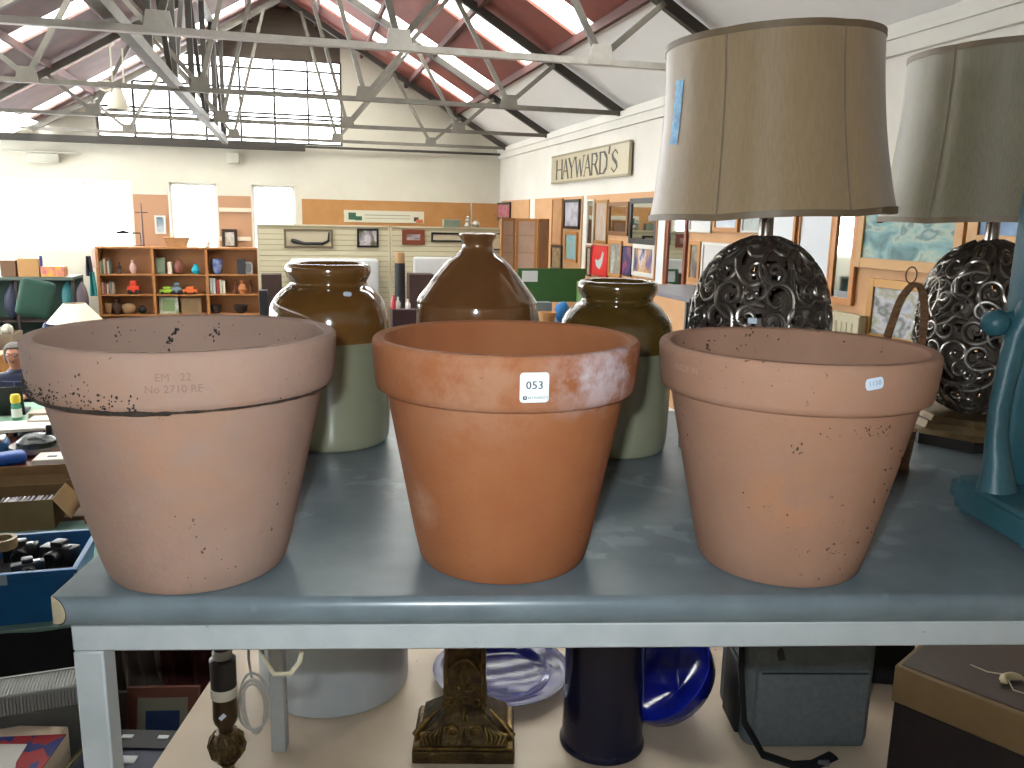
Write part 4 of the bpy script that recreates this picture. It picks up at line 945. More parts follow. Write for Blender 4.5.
# shelf/rail unit below the big window
metg = mat('grey_green_shelf', '4e5a50', .6)
t = rthing('long_counter', 'long dark counter with a grey-green top beneath the wide window', 'counter', -4.2, 14.9, hall_floor)
zc2 = ond(60, 277, 14.6).z - hall_floor
w = MB(); w.bx((-1.9, -.35, zc2 - .05), (.86, .35, zc2), metg, .004); w.build('counter_top', t)
w = MB(); w.bx((-1.9, .28, .0), (.86, .33, zc2 - .05), mat('dark_green_panel', '1f3a30', .7)); w.bx((-1.9, -.28, zc2 * .5), (.86, .28, zc2 * .5 + .03), dkw)
w.build('back_panel', t)
for x in (-1.86, -.9, 0, .82): MB().bx((x, -.3, 0), (x + .04, -.26, zc2 - .05), dkw).build('leg', t)
def onctr(label, name, cat, u0, u1, v0, v1, c, D=14.75, c2=None, shape='box', grp=None, base=None, dep=.25, rough=.6):
    a = ond(u0, (v0 + v1) / 2, D); b_ = ond(u1, (v0 + v1) / 2, D); zt = ond((u0 + u1) / 2, v0, D).z; zb = ond((u0 + u1) / 2, v1, D).z
    if base is not None: zb = base
    wd = b_.x - a.x; h = zt - zb; m = mat('tone_' + c + (c2 or ''), c, rough, c2=c2, scale=12)
    w = MB()
    if shape == 'box': w.box((0, 0, h / 2), (wd, dep, h), m, None, .004)
    elif shape == 'drape':
        sd = random.random() * 9
        f1 = lambda u, v: (-wd/2 * (1 + .3 * math.sin(v * 3 + sd)) + wd * (1 + .3 * math.sin(v * 3 + sd)) * u, -.03 + .03 * math.sin(u * 11 + v * 2 + sd), h * v - (.12 * h * math.sin(u * 5 + sd) if v < .1 else 0) * 0)
        w.grid(f1, 16, 6, m); w.grid(lambda u, v: (f1(1 - u, v)[0], f1(1 - u, v)[1] + .02, f1(1 - u, v)[2]), 16, 6, m)
    elif shape == 'blob':
        w.sph((0, 0, h / 2), (wd / 2, dep / 2, h / 2), m, 24); sd = random.random() * 50
        w.v = [Vector((v.x * (1.15 + .35 * noise.noise(Vector((v.x * 9, v.z * 7, sd)))) , v.y, h / 2 + (v.z - h / 2) * (1.1 + .3 * noise.noise(Vector((v.x * 12, sd, v.y * 8)))) if v.z > h * .5 else (v.z * .6 - 0 if v.z < h * .2 else v.z))) for v in w.v]
    elif shape == 'vase': w.lathe([(wd * .25, 0), (wd * .5, h * .35), (wd * .42, h * .6), (wd * .2, h * .8), (wd * .28, h)], m, 20)
    elif shape == 'bowl': w.lathe([(wd * .2, 0), (wd * .4, h * .3), (wd * .5, h), (wd * .45, h), (wd * .2, h * .2), (.001, h * .2)], m, 24)
    elif shape == 'crate': frus(w, -wd/2, wd/2, -dep/2, dep/2, 0, h, .02, m, .008)
    elif shape == 'frame':
        w.bx((-wd/2, -.012, 0), (wd/2, .012, h), m); w.bx((-wd/2 + wd*.18, -.016, h*.15), (wd/2 - wd*.18, -.012, h*.85), mat('tone_' + c2 + 'x', c2, .5))
    elif shape == 'car': w.box((0, 0, h*.35), (wd, dep, h*.45), m, None, .01, 2); w.box((0, 0, h*.72), (wd*.5, dep*.8, h*.45), m, None, .012, 2); [w.tube([(x, -dep/2 - .004, h*.17), (x, dep/2 + .004, h*.17)], h*.17, blkp, 12) for x in (-wd*.3, wd*.3)]
    elif shape == 'cyl': w.lathe([(wd/2, 0), (wd/2, h)], m, 20)
    elif shape == 'fig': w.lathe([(wd*.4, 0), (wd*.5, h*.1), (wd*.25, h*.4), (wd*.4, h*.62), (wd*.15, h*.74), (wd*.25, h*.88), (.005, h)], m, 16)
    return rsingle(name, w, label, cat, (a.x + b_.x) / 2, D, zb + .001, grp)
zct = hall_floor + zc2
onctr('brown carton at the left end of the window counter', 'carton', 'box', 3, 18, 260, 277, '6b4a30', base=zct)
onctr('larger tan carton left of the yellow pack on the counter', 'carton', 'box', 20, 41, 258, 277, 'a87c48', base=zct)
onctr('white folded board standing behind the tan carton', 'board', 'board', 26, 35, 256, 270, 'c2c6cc', D=14.98, dep=.02, base=zct)
onctr('bright yellow and pink printed pack on the window counter', 'toy_pack', 'box', 43, 66, 266, 277, 'd8a818', c2='b35a6a', base=zct)
onctr('dark blue bottle-like item right of the tan carton', 'bottle', 'bottle', 40, 43, 256, 277, '2a3566', shape='cyl', dep=.08, base=zct, D=14.66)
# things hanging and stacked on the shelf below the counter
zsh = hall_floor + zc2 * .5 + .03
for lab, u0, u1, v0, c, sh in (('teal soft toy heap on the shelf under the counter', 62, 74, 284, '24686a', 'blob'), ('pinkish grey bundle beside the teal heap', 77, 88, 286, '6a5c62', 'blob'), ('navy bundle at the left of the under-counter shelf', 5, 20, 283, '1c2238', 'blob')):
    onctr(lab, 'cloth_bundle' if sh == 'blob' else 'tub', 'bundle' if sh == 'blob' else 'tub', u0, u1, v0, 300, c, shape=sh, base=zsh, D=14.78 if sh == 'blob' else 14.66, dep=.2)
onctr('turquoise garment draped at the end of the counter', 'garment', 'garment', 90, 96, 272, 296, '24787a', D=14.5, dep=.06, shape='drape')
onctr('dark coat hanging at the end of the bookcase', 'coat', 'coat', 86, 92, 256, 276, '2a2430', D=14.52, dep=.1, shape='drape')
onctr('pale cloth hanging against the bookcase side', 'cloth', 'cloth', 92, 96, 248, 268, 'c2a898', D=15.3, dep=.05)
w = MB(); w.bx((-.4, -.2, 0), (.4, .2, .3), dkw); rsingle('footstool', w, 'low dark box beneath the hanging garments', 'box', ond(88, 300, 14.4).x, 14.3, hall_floor)
# bookcase
oak = mat('honey_oak', 'a8713f', .5, c2='9a6434', scale=4, stretch=(1, 1, 6)); oakb = mat('oak_back', '9a6a40', .6)
Dk = 15.45; x0 = ond(96, 250, Dk).x; x1 = ond(258, 250, Dk).x; ztop = ond(180, 247, Dk).z
hb = ztop - hall_floor; bw = (x1 - x0)
t = rthing('bookcase', 'long three-bay honey oak bookcase against the far wall', 'bookcase', x0, Dk, hall_floor)
shelfz = [ond(180, v, Dk).z - hall_floor for v in (274.5, 294.5)]; gap = shelfz[0] - shelfz[1]
zsf = [shelfz[0], shelfz[1], shelfz[1] - gap, shelfz[1] - 2 * gap, .08]
w = MB(); w.bx((0, .30, 0), (bw, .315, hb - .02), oakb); w.build('back_board', t)
w = MB(); w.bx((-.02, -.01, hb - .035), (bw + .02, .315, hb), oak, .003); w.build('top_board', t)
for k in range(4): w = MB(); x = bw * k / 3; w.bx((x - .022, 0, 0), (x + .022, .30, hb - .035), oak); w.build('upright', t)
for k in range(3):
    for z in zsf: w = MB(); w.bx((bw * k / 3 + .022, .005, z - .022), (bw * (k + 1) / 3 - .022, .30, z), oak); w.build('shelf', t)
Zs = [hall_floor + z for z in zsf]
Db = Dk + .13
def sh(label, name, cat, u0, u1, v0, row, c, shape='box', c2=None, dep=.14, grp=None): return onctr(label, name, cat, u0, u1, v0, 300, c, D=Db, c2=c2, shape=shape, base=Zs[row], dep=dep, grp=grp)
bkc = ['8c7d62', 'a3a58e', '6b7a58', 'b9b09a', '7a4a38', 'c2bba6', '4b5a50', '9c8a6a']
for i in range(7): sh('small worn book upright on the top shelf of the left bay', 'book', 'book', 99.5 + i * 1.9, 101.2 + i * 1.9, 258 + (i * 7 % 4), 0, bkc[i], grp='books on the left bay top shelf')
sh('dark metal ornament right of the upright books', 'ornament', 'ornament', 117, 123, 262, 0, '4a3c36', 'fig')
sh('pale pink jug on the top shelf of the left bay', 'jug', 'jug', 130, 138, 260, 0, 'c29a92', 'vase')
sh('green framed picture leaning on the middle bay top shelf', 'picture_frame', 'picture', 157, 166, 258, 0, '5a6a50', 'frame', '7c8c74')
sh('pale narrow carton on the middle bay top shelf', 'carton', 'box', 169, 173, 262, 0, 'c4b6a0')
sh('brown teddy-like bundle on the middle bay top shelf', 'cloth_bundle', 'bundle', 175, 184, 260, 0, '7a4638', 'blob')
sh('bright turquoise pot on the middle bay top shelf', 'pot', 'pot', 192, 201, 264, 0, '1a9ab0', 'vase')
sh('blue and white patterned bowl in the right bay', 'bowl', 'bowl', 212, 224, 259, 0, '8fa0c0', 'bowl', '3a4a90')
sh('black camera-like box at the right of the top shelf', 'radio', 'radio', 238, 246, 259, 0, '26282c')
sh('white square clock beside the black box', 'clock', 'clock', 246, 253, 262, 0, 'd0cec8', 'frame', '6a6c70')
for i in range(6): sh('small pinkish book leaning on the second shelf of the left bay', 'book', 'book', 100 + i * 2.6, 102.2 + i * 2.6, 281 + (i * 5 % 4), 1, ['9a6a5c', 'b08a7c', '8a5a50', 'c09c8c', '7a8078', 'a09080'][i], grp='books on the left bay second shelf')
sh('bright orange-red toy tractor on the left bay second shelf', 'toy_tractor', 'toy', 128, 140, 280, 1, 'd8401c', 'car')
sh('lime green toy car on the middle bay second shelf', 'toy_car', 'toy', 160, 175, 286, 1, '8fae2a', 'car')
sh('blue-grey toy truck behind the lime green car', 'toy_truck', 'toy', 172, 182, 282, 1, '6a7c86', 'car')
sh('orange toy car on the middle bay second shelf', 'toy_car', 'toy', 183, 198, 286, 1, 'd0642a', 'car')
for i, (u0, c) in enumerate(((207.5, '4a5a56'), (210.5, 'c6c8c4'), (213.5, 'b9bcb8'), (217, '9c3030'), (220, 'b8b49c'), (223, 'c4c0ac'))): sh(['dark teal', 'white', 'pale grey', 'red', 'buff', 'cream'][i] + ' upright book in the right bay second shelf', 'book', 'book', u0, u0 + 2.6, 277 + i * .7, 1, c)
sh('round terracotta vase in the right bay', 'vase', 'vase', 238, 248, 281, 1, 'a8693c', 'vase'); sh('dark wooden figure left of the round vase', 'figurine', 'figurine', 233, 237, 279, 1, '5a2c1e', 'fig'); sh('dark wooden figure right of the round vase', 'figurine', 'figurine', 249, 253, 280, 1, '54301f', 'fig')
sh('brown glass vessel on the third shelf of the left bay', 'vase', 'vase', 112, 122, 299, 2, '4a2e22', 'vase'); sh('woven round basket on the third shelf', 'basket', 'basket', 104, 113, 303, 2, '9a7a56', 'bowl'); sh('tan rounded bag on the third shelf of the left bay', 'bag', 'bag', 122, 134, 303, 2, '9c7a58', 'blob'); sh('black ball clock on the third shelf', 'clock', 'clock', 139, 146, 306, 2, '141416', 'blob')
sh('white mounted print of a green plant in the middle bay', 'print', 'picture', 159, 178, 297, 2, 'cfcfc6', 'frame', '7c9464'); sh('brown framed panel beside the white mounted print', 'print', 'picture', 181, 201, 298, 2, '8a7050', 'frame', '7d6646')
sh('black tray on the third shelf of the right bay', 'tray', 'tray', 210, 222, 305, 2, '2c241f', 'bowl'); sh('black dish right of the black tray', 'dish', 'dish', 233, 248, 305, 2, '2c2522', 'bowl')
# on top of the bookcase
q0 = ond(98, 248, 15.6); q1 = ond(141, 248, 15.6); zt2 = ond(120, 233, 15.6).z; Lm = q1.x - q0.x; hm_ = zt2 - ztop
t = rthing('metal_model', 'thin black metal frame model with a tall mast on top of the bookcase', 'model', q0.x, 15.62, ztop + .001)
bi = mat('black_iron', '2b2723', .5, .6); w = MB()
w.tube([(0, 0, hm_), (Lm, 0, hm_)], .012, bi, 6); w.tube([(0, .1, 0), (Lm, .1, .0)], .008, bi, 6)
for k in range(4): x = Lm * k / 3; w.tube([(x, 0, 0), (x, 0, hm_)], .009, bi, 6)
w.tube([(Lm * .45, 0, hm_), (Lm * .6, 0, hm_ + .03), (Lm * .75, 0, hm_)], .02, bi, 6); w.build('frame', t)
zm = ond(145, 203, 15.6).z - ztop; w = MB(); w.tube([(Lm + .04, 0, 0), (Lm + .04, 0, zm)], [.022, .01], mat('mast_brown', '5a3f38', .6), 8); w.tube([(Lm - .06, 0, zm * .78), (Lm + .14, 0, zm * .78)], .008, bi, 6); w.build('mast', t)
q0 = ond(165, 248, 15.6); q1 = ond(190, 248, 15.6); w = MB(); hq = ond(177, 238, 15.6).z - ztop
frus(w, 0, q1.x - q0.x, -.12, .14, 0, hq, .05, mat('pale_wicker', 'b98a5c', .8, c2='a5784c', scale=40), .012); w.tube([(0, -.12, hq), (q1.x - q0.x, -.12, hq), (q1.x - q0.x, .14, hq), (0, .14, hq)], .012, mat('pale_wicker', 'b98a5c'), 6, closed=True)
rsingle('wicker_basket', w, 'pale tapered wicker basket on top of the bookcase', 'basket', q0.x, 15.58, ztop + .001)
onctr('small white china ornament on top of the bookcase', 'ornament', 'ornament', 203.5, 211, 236, 248, 'd9d9d4', D=15.6, shape='vase', base=ztop)

# ================================================================== SLATTED PARTITIONS AND WHAT HANGS THERE
slat = mat('cream_slatwall', 'c9c0a2', .55); slatd = mat('slat_groove', 'a79e82', .7)
DP_ = 12.3; pz = ond(390, 226, DP_).z
xs = [ond(258, 250, DP_).x, ond(389, 250, DP_).x, ond(391.5, 250, DP_).x, ond(519, 250, DP_).x]
for i, (a, b_, lab) in enumerate(((xs[0], xs[1], 'cream slatted display partition at the left, nearest the bookcase'), (xs[2], xs[3], 'cream slatted display partition reaching toward the right wall'))):
    h = pz - hall_floor; t = rthing('display_partition', lab, 'partition', a, DP_, hall_floor); Lp = b_ - a
    w = MB(); w.bx((.0, .012, .03), (Lp, .05, h - .02), slatd)
    ns = int((h - .05) / .075)
    for k in range(ns): z = .04 + k * .075; w.bx((.0, 0, z), (Lp, .013, z + .064), slat)
    w.build('slatted_panel', t)
    w = MB(); w.bx((-.012, -.004, 0), (.012, .055, h), slat); w.bx((Lp - .012, -.004, 0), (Lp + .012, .055, h), slat); w.bx((-.012, -.004, h - .02), (Lp + .012, .055, h), slat); w.build('edge_frame', t)
def fpic(label, rect, D, fm, pm, fw=.03, name='framed_picture', cat='picture', face='d', group=None, canvas=None):
    """framed flat piece; rect in photo pixels gives its real extent on a known wall plane"""
    u0, v0, u1, v1 = rect
    if face == 'd':
        vm = (v0 + v1) / 2; a = ond(u0, vm, D); b_ = ond(u1, vm, D); um = (u0 + u1) / 2; zt = ond(um, v0, D).z; zb = ond(um, v1, D).z
        wd = b_.x - a.x; t = rthing(name, label, cat, a.x + wd / 2, D - .002, zb, group)
    else:
        vm = (v0 + v1) / 2; a = onr(u0, vm, D); b_ = onr(u1, vm, D); um = (u0 + u1) / 2; zt = onr(um, v0, D).z; zb = onr(um, v1, D).z
        wd = a.y - b_.y; t = rthing(name, label, cat, D - .002, (a.y + b_.y) / 2, zb, group, -PI / 2)
    h = zt - zb; fw = min(fw, wd * .2, h * .3); w = MB()
    w.bx((-wd/2, -.026, 0), (-wd/2 + fw, 0, h), fm, .002); w.bx((wd/2 - fw, -.026, 0), (wd/2, 0, h), fm, .002); w.bx((-wd/2 + fw, -.026, 0), (wd/2 - fw, 0, fw), fm, .002); w.bx((-wd/2 + fw, -.026, h - fw), (wd/2 - fw, 0, h), fm, .002)
    w.build('frame', t)
    w = MB(); w.bx((-wd/2 + fw, -.012, fw), (wd/2 - fw, -.002, h - fw), pm); o = w.build('mirror_glass' if name.endswith('mirror') else 'picture_panel', t)
    return t, wd, h, fw, o
dk = mat('dark_frame', '33241a', .4); gf = mat('gilt_frame', '9a7038', .4, .4); rf = mat('red_wood_frame', '7a3a22', .45); pf = mat('pine_frame', 'b0793f', .5); bf = mat('black_frame', '1b1817', .35); wf_ = mat('white_frame', 'c9c6be', .5)
mir = mat('mirror_silver', 'c8ccca', .03, 1.)
cream = mat('cream_mount', 'bdb096', .7)
t, wd, h, fw, o = fpic('wide framed display of a long black curved pipe on the left partition', (284, 229, 333, 248), DP_ - .002, mat('weathered_frame', '6c6048', .6), cream, .03)
w = MB(); w.tube([(-wd*.36, -.03, h*.42), (-wd*.3, -.03, h*.36), (-wd*.1, -.03, h*.24), (wd*.28, -.03, h*.25), (wd*.4, -.03, h*.4), (wd*.42, -.03, h*.85)], [.02, .035, .022, .02, .018, .012], bf, 8); w.build('pipe', t)
fpic('small dark framed photograph on the left partition', (357, 228.5, 378.5, 247.5), DP_ - .002, bf, paint('collage', ['2b2024', '6e6a3a', '8f8a90', 'c9c0c4', '3a2c30'], 6, 1.5), .03)
fpic('small wooden framed certificate on the right partition', (402, 229.5, 424.5, 244.5), DP_ - .002, rf, paint('certificate', ['5a5a62', 'a59a9c', 'b9a8a4'], 5, .4, (1, 1, 5)), .07)
fpic('long black framed strip picture on the right partition', (431, 232.5, 463, 242), DP_ - .002, bf, cream, .028)
fpic('pale picture in a thin black frame behind the flagon neck', (481, 233, 506, 250), DP_ - .002, bf, paint('pale_sketch', ['b9ae94', 'c6bb9e', '8d8470'], 7, 1), .02)
# leaning at the foot of the partitions
def lean(label, name, cat, u0, u1, v0, c, D, dep=.05, bev=.0, c2=None, rough=.6, shape='box'):
    a = ond(u0, 290, D); b_ = ond(u1, 290, D); zt = ond((u0 + u1) / 2, v0, D).z; h = zt - hall_floor; wd = b_.x - a.x
    m = mat('tone_' + c + (c2 or ''), c, rough, c2=c2, scale=3); w = MB()
    if shape == 'cyl': w.lathe([(wd/2, 0), (wd/2, h - .01), (wd/2 - .01, h)], m, 24)
    else: w.box((0, 0, h/2), (wd, dep, h), m, None, bev or .003, 3 if bev else 1)
    return rsingle(name, w, label, cat, (a.x + b_.x)/2, D, hall_floor + .001)
lean('white rounded mattress board standing against the left partition', 'mattress', 'mattress', 291, 379, 258.5, 'c4c6c6', 12.18, .12, .05)
lean('white rounded board standing behind the flagon', 'mattress', 'mattress', 413, 470, 257, 'c2c2c0', 12.19, .1, .04)
lean('dark brown cabinet left of the wide-mouthed jar', 'cabinet', 'cabinet', 262, 282, 274, '3a2620', 11.95, .3)
lean('tall black speaker-like box in front of the dark brown cabinet', 'speaker', 'speaker', 259, 268, 290, '15161c', 11.5, .2)
lean('dark brown chest behind the flagon shoulder', 'cabinet', 'cabinet', 408, 432, 273.5, '4a3430', 11.9, .3)
q = ond(400, 290, 11.6); hh = ond(400, 252, 11.6).z - hall_floor; h2 = ond(400, 263, 11.6).z - hall_floor
t = rthing('carpet_roll', 'tall roll standing upright with a black sleeve and tan top', 'roll', q.x, 11.6, hall_floor)
w = MB(); w.lathe([(.068, 0), (.068, hh - .01), (.055, hh)], mat('hessian_roll', 'a5845c', .8), 20); w.build('roll_core', t)
w = MB(); w.capit = False; w.lathe([(.072, .02), (.073, h2)], mat('black_sleeve', '17171c', .6), 20); w.build('sleeve', t)
lean('dark red box holding bottles beside the tall roll', 'carton', 'box', 391, 416, 309, '2e1418', 10.6, .25)
zb_ = ond(400, 309, 10.6).z
for lab, u, c, vt in (('clear bottle with a white cap standing on the dark red box', 398, 'c9c2bc', 297), ('white topped bottle right of the clear one on the dark red box', 408, 'd2ccc6', 299), ('pinkish red bottle at the left of the dark red box', 393.5, 'c0404e', 295)):
    q = ond(u, 309, 10.6); hh = ond(u, vt, 10.6).z - zb_; w = MB(); w.lathe([(.03, 0), (.034, .01), (.034, hh*.5), (.014, hh*.75), (.014, hh)], mat('glassy_' + c, c, .25), 16); rsingle('bottle', w, lab, 'bottle', q.x, 10.6, zb_ + .002)
# objects standing on the partition top
for lab, u0, u1, v0, c, sh_ in (('grey-green box file standing on the partition top', 443, 460, 219.5, '76806c', 'box'), ('small stone bust on the partition top', 464, 472, 216, 'a39c8c', 'fig'), ('little pale pot right of the stone bust', 472, 480, 219.5, 'aaa394', 'vase')):
    onctr(lab, 'ornament' if sh_ != 'box' else 'box_file', 'ornament' if sh_ != 'box' else 'box', u0, u1, v0, 226, c, D=DP_ + .025, shape=sh_, base=pz, dep=.08)
# folding screen and green display board at right of partitions
lat = mat('screen_wood', 'a8703a', .5); pap = mat('screen_panel_pink', 'a88a78', .8, c2='b89a86', scale=3); pap2 = mat('screen_panel_tan', 'a07a5e', .8)
Dsc = 11.75; zst = ond(530, 218.5, Dsc).z; h = zst - hall_floor
t = rthing('folding_screen', 'three-leaf folding screen in pale wood behind the green board', 'screen', ond(500, 240, Dsc).x, Dsc, hall_floor)
ed = [ond(u, 240, Dsc).x - ond(500, 240, Dsc).x for u in (500, 517.5, 537.5, 551.5)]; off = [0, .12, 0, .14]
for k in range(3):
    a = Vector((ed[k] + .01, off[k], 0)); b_ = Vector((ed[k+1] - .01, off[k+1], 0)); dv = b_ - a; Lp = dv.length; Mx = Matrix.Translation(a) @ Matrix.Rotation(math.atan2(dv.y, dv.x), 4, 'Z')
    w = MB(); k0 = 0
    w.bx((0, -.015, 0), (.035, .015, h), lat); w.bx((Lp - .035, -.015, 0), (Lp, .015, h), lat); w.bx((.035, -.015, h - .04), (Lp - .035, .015, h), lat); w.bx((.035, -.015, 0), (Lp - .035, .015, .06), lat); w.v = [Mx @ v for v in w.v]
    lf = w.build('screen_leaf', t)
    w = MB(); w.bx((.035, -.004, .06), (Lp - .035, .004, h - .04), pap if k < 2 else pap2)
    for q in range(9): zz = h * (.1 + q * .1); w.bx((.035, -.007, zz), (Lp - .035, -.004, zz + .012), pap2)
    w.v = [Mx @ v for v in w.v]; w.build('lattice_panel', lf)
gbm = mat('green_felt', '2f5a2e', .85, c2='34622f', scale=4)
Dg = 10.3; a = ond(518, 285, Dg); b_ = ond(585, 285, Dg); zt = ond(550, 268.5, Dg).z; zb = ond(550, 302, Dg).z
t = rthing('display_board', 'green felt display board standing between the flagon and the squat jar', 'board', a.x, Dg, hall_floor); Lp = b_.x - a.x; zt -= hall_floor; zb -= hall_floor
w = MB(); w.bx((0, 0, zb), (Lp, .03, zt), gbm, .003); w.build('felt_panel', t)
for x in (.04, Lp - .08): w = MB(); w.bx((x, .031, 0), (x + .04, .06, zb + .2), steelg); w.build('leg', t)
w = MB(); w.bx((.05, -.003, zt - .17), (.26, -.001, zt - .03), whitest); w.build('notice', t)
w = MB(); w.bx((Lp - .12, -.05, zb - .1), (Lp + .06, -.02, zt - .16), mat('lime_card', '8fc07c', .6)); rsingle('card_panel', w, 'pale green card leaning at the right of the green board', 'card', a.x, Dg, hall_floor)
rtable('grey topped table in front of the green display board', ond(518, 310, 9.6).x, 9.3, 3.3, 10.0, ond(550, 322, 9.6).z, mat('grey_table', '7c8286', .5))
zt9 = ond(550, 322, 9.6).z
for lab, u0, u1, v0, c, sh_ in (('grey storage box under the green board', 521, 550, 302, '6f7878', 'box'), ('tan basket beside the squat jar', 538, 556, 312, 'b98a58', 'bowl'), ('small blue ball on the grey table', 556, 568, 302, '1c6aa8', 'blob')):
    onctr(lab, {'box': 'storage_box', 'bowl': 'basket', 'blob': 'ball'}[sh_], {'box': 'box', 'bowl': 'basket', 'blob': 'ball'}[sh_], u0, u1, v0, 322, c, D={'box': 9.75, 'bowl': 9.4, 'blob': 9.55}[sh_], shape=sh_, base=zt9, dep=.16)
# dark table right of the squat jar
zt6 = ond(675, 292, 6.5).z
rtable('long grey topped table with a black cloth skirt left of the scroll lamp', 3.0, 5.9, 3.72, 7.3, zt6, mat('slate_top', '6b6a70', .5), skirt=bcloth)

# ================================================================== RIGHT WALL PICTURES
RW = 3.946
def rp(label, rect, fm, pm, fw=.04, **k): return fpic(label, rect, RW, fm, pm, fw, face='r', **k)
P_ = paint
rp('small bright picture at the far end of the right wall', (497.5, 202.5, 511, 219.5), bf, P_('pink_green', ['3f8c8c', 'c07a90', 'a3484a', '7fb0a0'], 6, 1.))
rp('tall brown faded scroll on the right wall', (553, 199, 563, 245), mat('scroll_edge', 'a87a4e', .7), P_('faded_brown', ['a5774c', '9c7048', 'b08455'], 3, .5), .015)
rp('grey hazy landscape in a black frame above the teal picture', (565, 199.5, 580.5, 229), bf, P_('grey_haze', ['54565a', '8a8a90', 'a9a7ae', '6a666a'], 3, .6))
rp('teal seascape in a pine frame below the grey landscape', (566, 232, 578, 262), pf, P_('teal_sea', ['5f8a90', '7fa8ac', '8a9a8c'], 3, .5))
rp('narrow dark arched frame beside the folding screen', (552, 245, 562.5, 270), dk, P_('arched_tan', ['a08458', '6c583a', 'b89c6c'], 5, 1))
rp('narrow mirror at the start of the second picture panel', (588, 199.5, 594.5, 245), wf_, mir, .02, name='wall_mirror', cat='mirror')
rp('grey-green vertical painting beside the gilt mirror', (595.5, 200, 608.5, 243.5), gf, P_('green_grey', ['5e6e66', '84948c', 'a5806a', '9aa29a'], 4, 1.2, (1, 1, .5)))
rp('square gilt framed mirror high on the right wall', (609.5, 202, 629.5, 235.5), mat('ornate_gilt', '7c5530', .4, .4), mir, .05, name='wall_mirror', cat='mirror')
rp('large dark framed mirror left of the taupe lampshade', (631, 198, 658.5, 244.5), bf, mir, .06, name='wall_mirror', cat='mirror')
# print with a plain bird-like shape
t, wd, h, fw, o = rp('red poster with a pale bird shape', (592.5, 245.5, 609, 276), mat('red_edge', 'b01e1c', .5), mat('poster_red', 'c0201c', .5), .01)
w = MB(); w.prism([(-wd*.18, h*.30), (wd*.02, h*.22), (wd*.16, h*.42), (wd*.24, h*.75), (wd*.16, h*.82), (wd*.06, h*.60), (-wd*.08, h*.50), (-wd*.26, h*.55), (-wd*.22, h*.4)], .0, .001, mat('poster_bird', '9caaa6', .6), M=Matrix.Translation((0, -.0125, 0)) @ Matrix.Rotation(PI/2, 4, 'X')); w.build('bird_shape', t)
rp('narrow pale framed print left of the red poster', (587.5, 247, 592, 276), dk, P_('pale_floral', ['b0a48a', '8a7c66', 'c4b89c'], 6, 1), .02)
rp('tall pale figure print right of the red poster', (610, 240.5, 622.5, 277), pf, P_('figure_print', ['b9b3a0', '8d8f84', '6c6a62', 'c4c0ae'], 6, 2, (1, 1, .6)))
rp('dark blue poster with a pink flower shape', (623, 246, 633, 276), bf, P_('flower_dark', ['20243a', '262a44', '34305a', '8c3a5c', '1f4a46'], 4.5, .6), .01)
rp('white bordered poster of a gold round object on purple', (634, 244.5, 656, 277), wf_, P_('gold_purple', ['2f2a52', '5a4a7a', 'b58a40', 'b9b0b6', '3a3260'], 4, .5), .05)
rp('tall white panel strip beside the posters', (657.5, 199, 667, 286), pf, mat('white_panel', 'cfd2d2', .5), .02)
rp('tall upright mirror in a dark red frame beside the table', (668, 195, 688, 290), rf, mir, .05, name='wall_mirror', cat='mirror')
rp('white mounted drawing below the shade, left of the blue watercolour', (691.5, 205, 713.5, 232.5), wf_, mat('drawing_white', 'cdcdc9', .6), .02)
rp('pale blue watercolour in a pine frame', (715.5, 203, 740.5, 232), pf, P_('pale_blue_wash', ['a9b6c4', 'c0c6cc', '8a98a8'], 4, .5))
rp('grey green print right of the pale blue watercolour', (744, 203, 765, 233), wf_, P_('grey_green_print', ['87908c', 'a0a8a2', '5a605e'], 4, 1), .02)
rp('white sheet in a pine frame behind the lamp stem', (767, 203, 796, 300), pf, mat('sheet_white', 'cdd0d2', .5), .03)
rp('small dark portrait in a pine frame low behind the scroll lamp', (690, 241, 701.5, 282), pf, P_('portrait_dark', ['4c4240', '8f8068', '2e2826'], 4, .8), .04)
rp('large white mounted print behind the left of the scroll lamp', (703, 243, 742, 285), wf_, mat('mount_white', 'c6c3be', .6), .03)
rp('tall white board leaning left of the bookcase mirror', (800, 190, 834, 300), pf, mat('board_white', 'cacccf', .5), .02)
rp('tall pine framed mirror between the lamps', (834.5, 180, 860, 305), mat('mirror_gilt_pine', 'a86e34', .4, .2), mir, .05, name='wall_mirror', cat='mirror')
rp('large aqua abstract landscape in a pale wood frame', (860.5, 176, 968, 272), mat('pale_oak_frame', 'b98a4c', .45), P_('aqua_abstract', ['35585a', '4f7878', '6f9693', '97a594', '4a6e6e', '869a90'], 4.5, .5, (1, 1, 1.5)), .07)
rp('misty river landscape in a gilt frame behind the wicker hoop', (868, 282, 960, 350), gf, P_('misty_river', ['8a8c94', 'a5a7ae', '8f8a6a', 'b0aeb4', '5d6058', '9a9c9c'], 4., .3, (1, 1, 1.6)), .06)
rp('blue painting in a wide pale wood frame behind the grey-shaded lamp', (972, 190, 1040, 250), mat('pale_oak_frame', 'b98a4c', .45), P_('blue_painting', ['41608c', '5a7aa4', '7c98b4', '35507c'], 3, 1), .08)
# radiator
rad = mat('radiator_cream', 'b5ab8c', .5)
a = onr(833, 322, 3.88); b_ = onr(862, 322, 3.88); zt = onr(848, 315, 3.88).z; L_ = 1.5; h = .6
t = rthing('panel_radiator', 'cream panel radiator on the right wall below the tall mirror', 'radiator', 3.88, b_.y, zt - h, None, -PI / 2)
w = MB(); w.bx((-L_, -.03, 0), (0, .04, h), rad, .008, 2); w.build('radiator_panel', t)
w = MB(); 
for k in range(24): w.bx((-L_ + .04 + k * .06, -.036, .05), (-L_ + .06 + k * .06, -.030, h - .05), rad)
w.bx((-L_, -.02, h), (0, .04, h + .012), rad); w.build('grille', t)
